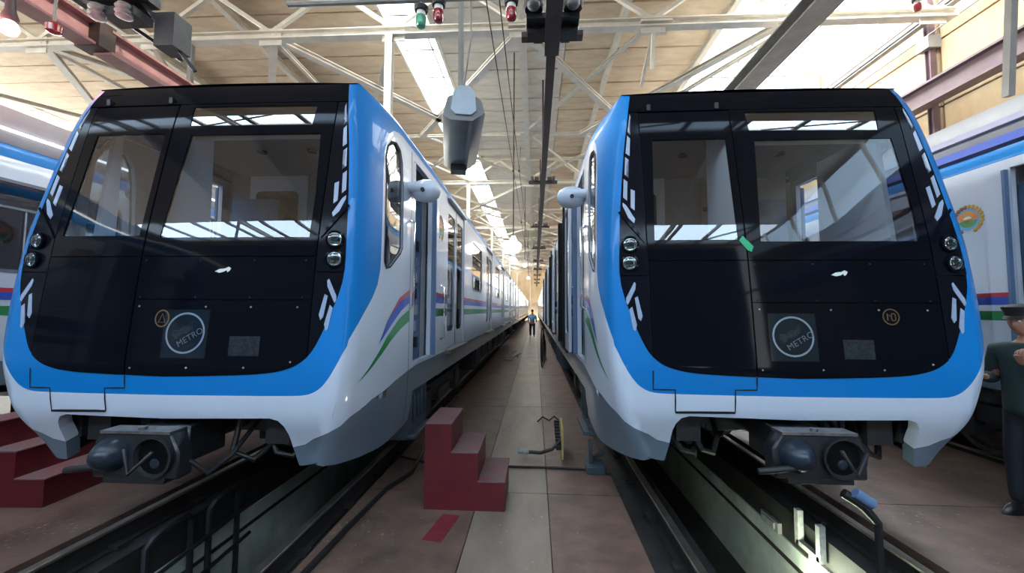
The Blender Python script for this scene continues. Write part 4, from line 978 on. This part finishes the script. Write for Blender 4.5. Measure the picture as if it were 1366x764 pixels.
for k, (y, l) in enumerate(((4.4, 'nearer'), (6.5, 'middle'), (9.5, 'farther'))):
    t = thing('pit_lamp', '%s unlit pit lamp under the right train' % l, 'lamp', (2.38, y, -.40), group='pit lamps under the trains')
    box('lamp_body', (.03, 0, 0), (.05, .30, .10), 'steelg', t); box('lamp_cover', (0, 0, 0), (.02, .2, .06), 'scrap', t)
t = thing('wall_bracket', 'grey U-shaped bracket on the right pit wall', 'bracket', (2.40, 3.75, -.2))
for y in (-.12, .16): box('bracket_arm', (-.02, y, 0), (.05, .05, .30), 'scrap', t)
box('bracket_base', (-.02, .02, -.13), (.05, .3, .04), 'steelg', t)
# hose hanging from the right coupler to the pit
t = MB(); t.tube([(1.93, 2.72, .60), (2.02, 2.69, .54), (2.10, 2.68, .44), (2.10, 2.68, .30), (2.12, 2.70, .1), (2.02, 2.74, -.2), (1.9, 2.8, -.7), (1.8, 3, -1.2)], [.03, .03, .022, .022, .022, .022, .022, .022], 8)
o = t.obj('coupler_hose', 'rubber'); props(o, 'black hose hanging from the right train coupler into the pit', 'hose')
MB().tube([(1.97, 2.68, .62), (2.06, 2.66, .56)], .032, 10).obj('hose_fitting', 'bluecab', o, label='blue plastic fitting')
# tool trolleys etc on the right walkway
# ---------------------------------------------------------------- people
def skinned(name, pts, edges, rad, m, parent, root=0, sub=2):
    me = bpy.data.meshes.new(name); me.from_pydata([tuple(p) for p in pts], edges, []); o = bpy.data.objects.new(name, me); COL.objects.link(o)
    if parent: o.parent = parent
    md = o.modifiers.new('skin', 'SKIN'); md.use_smooth_shade = True
    for i, v in enumerate(me.skin_vertices[0].data):
        r = rad[i]; v.radius = r if isinstance(r, (tuple, list)) else (r, r); v.use_root = (i == root)
    s = o.modifiers.new('sub', 'SUBSURF'); s.levels = sub; s.render_levels = sub
    dg = bpy.context.evaluated_depsgraph_get(); ev = o.evaluated_get(dg); m2 = bpy.data.meshes.new_from_object(ev); m2.name = name
    o.modifiers.clear(); o.data = m2; m2.materials.clear(); m2.materials.append(MT[m])
    m2.polygons.foreach_set('use_smooth', [True]*len(m2.polygons))
    return o
def head_mesh(c, sx_=.075, fy=-1):
    bm = bmesh.new(); bmesh.ops.create_uvsphere(bm, u_segments=32, v_segments=24, radius=1)
    for v in bm.verts:
        x, y, z = v.co
        jaw = max(0, -z); X = x*(.078-.020*jaw**1.5); Y = y*.098*(1-.10*jaw); Z = z*.122
        if y < 0:
            Y -= .016*jaw**2                                               # chin
            Y -= .024*math.exp(-((x*.078)/.013)**2-((Z+.018)/.022)**2)      # nose
            Y -= .010*math.exp(-((x*.078)/.010)**2-((Z-.012)/.022)**2)      # bridge
            Y -= .007*math.exp(-((x*.078)/.022)**2-((Z+.056)/.012)**2)      # lips
            Y -= .007*math.exp(-((Z-.035)/.010)**2)*(abs(x) < .8)           # brow
            for s in (-1, 1): Y += .010*math.exp(-(((x*.078)-s*.031)/.014)**2-((Z-.014)/.012)**2)
        v.co = Vector((X, Y, Z))
    for s in (-1, 1):
        r = bmesh.ops.create_uvsphere(bm, u_segments=10, v_segments=8, radius=1)
        for v in r['verts']: v.co = Vector((s*.079+v.co.x*.012, .008+v.co.y*.020, -.002+v.co.z*.032))
    me = bpy.data.meshes.new('head'); bm.to_mesh(me); bm.free(); me.polygons.foreach_set('use_smooth', [True]*len(me.polygons)); return me
def hand(parent, base, R, curl=.5, s=1):
    "hand pointing along local -z of R from the wrist"
    def T(p): return base+R @ Vector((p[0]*s, p[1], p[2]))
    P = [T((0, 0, .02)), T((0, 0, -.03)), T((.0, 0, -.085))]
    skinned('palm', P, [(0, 1), (1, 2)], [(.024, .022), (.038, .016), (.036, .014)], 'skin', parent, 0, 2)
    for k, (x, L, c) in enumerate(((.030, .070, curl), (.011, .080, curl), (-.009, .074, curl*1.1), (-.027, .058, curl*1.2))):
        p = Vector((x, 0, -.075)); pts = [T(p)]; a = .15
        for j, f in enumerate((.45, .32, .23)):
            a += c; p = p+Vector((0, -math.sin(a)*L*f, -math.cos(a)*L*f)); pts.append(T(p))
        skinned('finger', pts, [(0, 1), (1, 2), (2, 3)], [.0095, .009, .008, .007], 'skin', parent, 0, 1)
    pts = [T((.028, 0, -.018)), T((.050, -.014, -.045)), T((.054, -.030, -.072)), T((.046, -.042, -.092))]
    skinned('thumb', pts, [(0, 1), (1, 2), (2, 3)], [.013, .011, .0095, .008], 'skin', parent, 0, 1)
t = thing('person', 'man in a black peaked cap and dark green uniform standing at the right edge', 'person', (4.22, 3.74, 0), rz=-math.radians(78))
# faces local -y, turned to look across the picture to the left; all coordinates local
V = Vector
b = skinned('body', [V((0, .0, .96)), V((0, .01, 1.10)), V((0, .02, 1.28)), V((0, .01, 1.42)), V((0, .0, 1.50)), V((0, -.015, 1.56)),
     V((-.10, 0, .93)), V((-.115, .0, .52)), V((-.12, .03, .10)), V((.10, 0, .93)), V((.115, -.03, .52)), V((.12, .0, .10)),
     V((-.18, .0, 1.40)), V((-.24, .0, 1.13)), V((-.17, -.20, 1.17)), V((.18, .0, 1.40)), V((.25, -.03, 1.13)), V((.09, -.20, 1.30))],
     [(0, 1), (1, 2), (2, 3), (3, 4), (4, 5), (0, 6), (6, 7), (7, 8), (0, 9), (9, 10), (10, 11), (3, 12), (12, 13), (13, 14), (3, 15), (15, 16), (16, 17)],
     [(.13, .10), (.13, .10), (.15, .11), (.10, .09), .055, .05, .08, .055, .035, .08, .055, .035, .055, .042, .028, .055, .042, .028], 'skin', t)
skinned('jacket', [V((0, .0, .80)), V((0, .0, .98)), V((0, .01, 1.18)), V((0, .015, 1.32)), V((0, .01, 1.43)), V((0, .0, 1.49)),
     V((-.19, .0, 1.40)), V((-.26, .01, 1.13)), V((-.17, -.19, 1.175)), V((.19, .0, 1.40)), V((.26, -.02, 1.13)), V((.10, -.19, 1.29))],
     [(0, 1), (1, 2), (2, 3), (3, 4), (4, 5), (4, 6), (6, 7), (7, 8), (4, 9), (9, 10), (10, 11)],
     [(.185, .15), (.180, .145), (.19, .145), (.20, .14), (.13, .105), .072, .08, .064, .045, .08, .064, .045], 'cloth', t)
skinned('trousers', [V((0, .0, 1.04)), V((-.085, 0, .84)), V((-.115, .0, .50)), V((-.122, .03, .07)), V((.085, 0, .84)), V((.115, -.03, .50)), V((.122, .0, .07)), V((0, 0, .93))],
     [(0, 7), (7, 1), (1, 2), (2, 3), (7, 4), (4, 5), (5, 6)], [(.15, .12), .100, .082, .068, .100, .082, .068, (.14, .12)], 'trous', t)
for x, y in ((-.122, .03), (.122, .0)):
    g = MB(); g.lathe((x, y-.06, .0), [(.10, 0), (.10, .02), (.07, .07), (.03, .10)], n=16)
    for i, v in enumerate(g.v): g.v[i] = (x+(v[0]-x)*.48, y-.05+(v[1]-y+.06)*1.5, v[2])
    g.obj('shoe', 'shoe', t)
hd = link('head', head_mesh(None), 'skin', t); hd.location = (0, -.035, 1.655); hd.rotation_euler = (math.radians(8), 0, 0)
for s in (-1, 1):
    e_ = MB().lathe((s*.031, -.083, .014), [(.002, -.011), (.011, -.004), (.012, .003), (.002, .011)], axis=(0, -1, 0), n=12).obj('eye', 'eyew', hd)
bm = bmesh.new(); bmesh.ops.create_uvsphere(bm, u_segments=24, v_segments=16, radius=1)
for v in bm.verts: v.co = V((v.co.x*.084, .012+v.co.y*.100, .02+v.co.z*.112))
bmesh.ops.delete(bm, geom=[v for v in bm.verts if v.co.z < .0-.9*max(0, v.co.y) or (v.co.y < -.03 and v.co.z < .06)], context='VERTS')
me = bpy.data.meshes.new('hair'); bm.to_mesh(me); bm.free(); link('hair', me, 'hair', hd)
g = MB(); g.lathe((0, .005, .055), [(.098, 0), (.100, .03), (.112, .055), (.115, .075), (.08, .095), (.01, .10)], n=28)
for i, v in enumerate(g.v): g.v[i] = (v[0]*.92, v[1]*1.12, v[2]-(v[1])*.12)
g.obj('cap', 'capm', hd)
g = MB(); n = 12; vs = []
for k in range(n+1):
    a = math.radians(200+140*k/n); vs += [(.086*math.cos(a), .105*math.sin(a), .062), (.088*math.cos(a), .105*math.sin(a)-.062*math.sin(math.radians(180*k/n)), .046)]
g.add(vs, [(2*k, 2*k+1, 2*k+3, 2*k+2) for k in range(n)]); g.obj('cap_peak', 'capm', hd)
hand(t, V((.085, -.21, 1.315)), Matrix.Rotation(math.radians(-150), 3, 'X') @ Matrix.Rotation(math.radians(20), 3, 'Z'), .55)
hand(t, V((-.17, -.21, 1.175)), Matrix.Rotation(math.radians(-95), 3, 'X'), .5, -1)
# far worker
t = thing('person', 'distant worker in a light blue top and dark trousers walking down the aisle', 'person', (-.18, 26.3, 0), rz=math.pi)
skinned('body', [V((0, 0, .92)), V((0, 0, 1.2)), V((0, 0, 1.4)), V((0, 0, 1.52)), V((0, 0, 1.62)), V((-.1, 0, .88)), V((-.12, .12, .48)), V((-.12, .22, .09)), V((-.12, .10, .04)), V((.1, 0, .88)), V((.12, -.1, .5)), V((.12, -.12, .09)), V((.12, -.25, .04)), V((-.2, 0, 1.38)), V((-.26, -.08, 1.1)), V((-.24, -.25, .92)), V((.2, 0, 1.38)), V((.26, .08, 1.1)), V((.24, .02, .88))],
   [(0, 1), (1, 2), (2, 3), (3, 4), (0, 5), (5, 6), (6, 7), (7, 8), (0, 9), (9, 10), (10, 11), (11, 12), (2, 13), (13, 14), (14, 15), (2, 16), (16, 17), (17, 18)],
   [.13, .14, .12, .055, .09, .09, .065, .045, .04, .09, .065, .045, .04, .06, .045, .035, .06, .045, .035], 'skin', t, sub=1)
skinned('shirt', [V((0, 0, .90)), V((0, 0, 1.15)), V((0, 0, 1.38)), V((0, 0, 1.46)), V((-.2, 0, 1.38)), V((-.26, -.08, 1.1)), V((.2, 0, 1.38)), V((.26, .08, 1.1))], [(0, 1), (1, 2), (2, 3), (2, 4), (4, 5), (2, 6), (6, 7)], [.16, .17, .15, .08, .08, .07, .08, .07], 'bluecl', t, sub=1)
skinned('trousers', [V((0, 0, .95)), V((-.1, 0, .84)), V((-.12, .12, .48)), V((-.12, .21, .12)), V((.1, 0, .84)), V((.12, -.1, .5)), V((.12, -.12, .1))], [(0, 1), (1, 2), (2, 3), (0, 4), (4, 5), (5, 6)], [.15, .11, .085, .07, .11, .085, .07], 'trous', t, sub=1)
hd = link('head', head_mesh(None), 'skin', t); hd.location = (0, -.02, 1.66)
bm = bmesh.new(); bmesh.ops.create_uvsphere(bm, u_segments=16, v_segments=10, radius=1)
for v in bm.verts: v.co = V((v.co.x*.086, .014+v.co.y*.102, .025+v.co.z*.112))
bmesh.ops.delete(bm, geom=[v for v in bm.verts if v.co.z < -.03 or (v.co.y < -.03 and v.co.z < .05)], context='VERTS')
me = bpy.data.meshes.new('hair'); bm.to_mesh(me); bm.free(); link('hair', me, 'hair', hd)
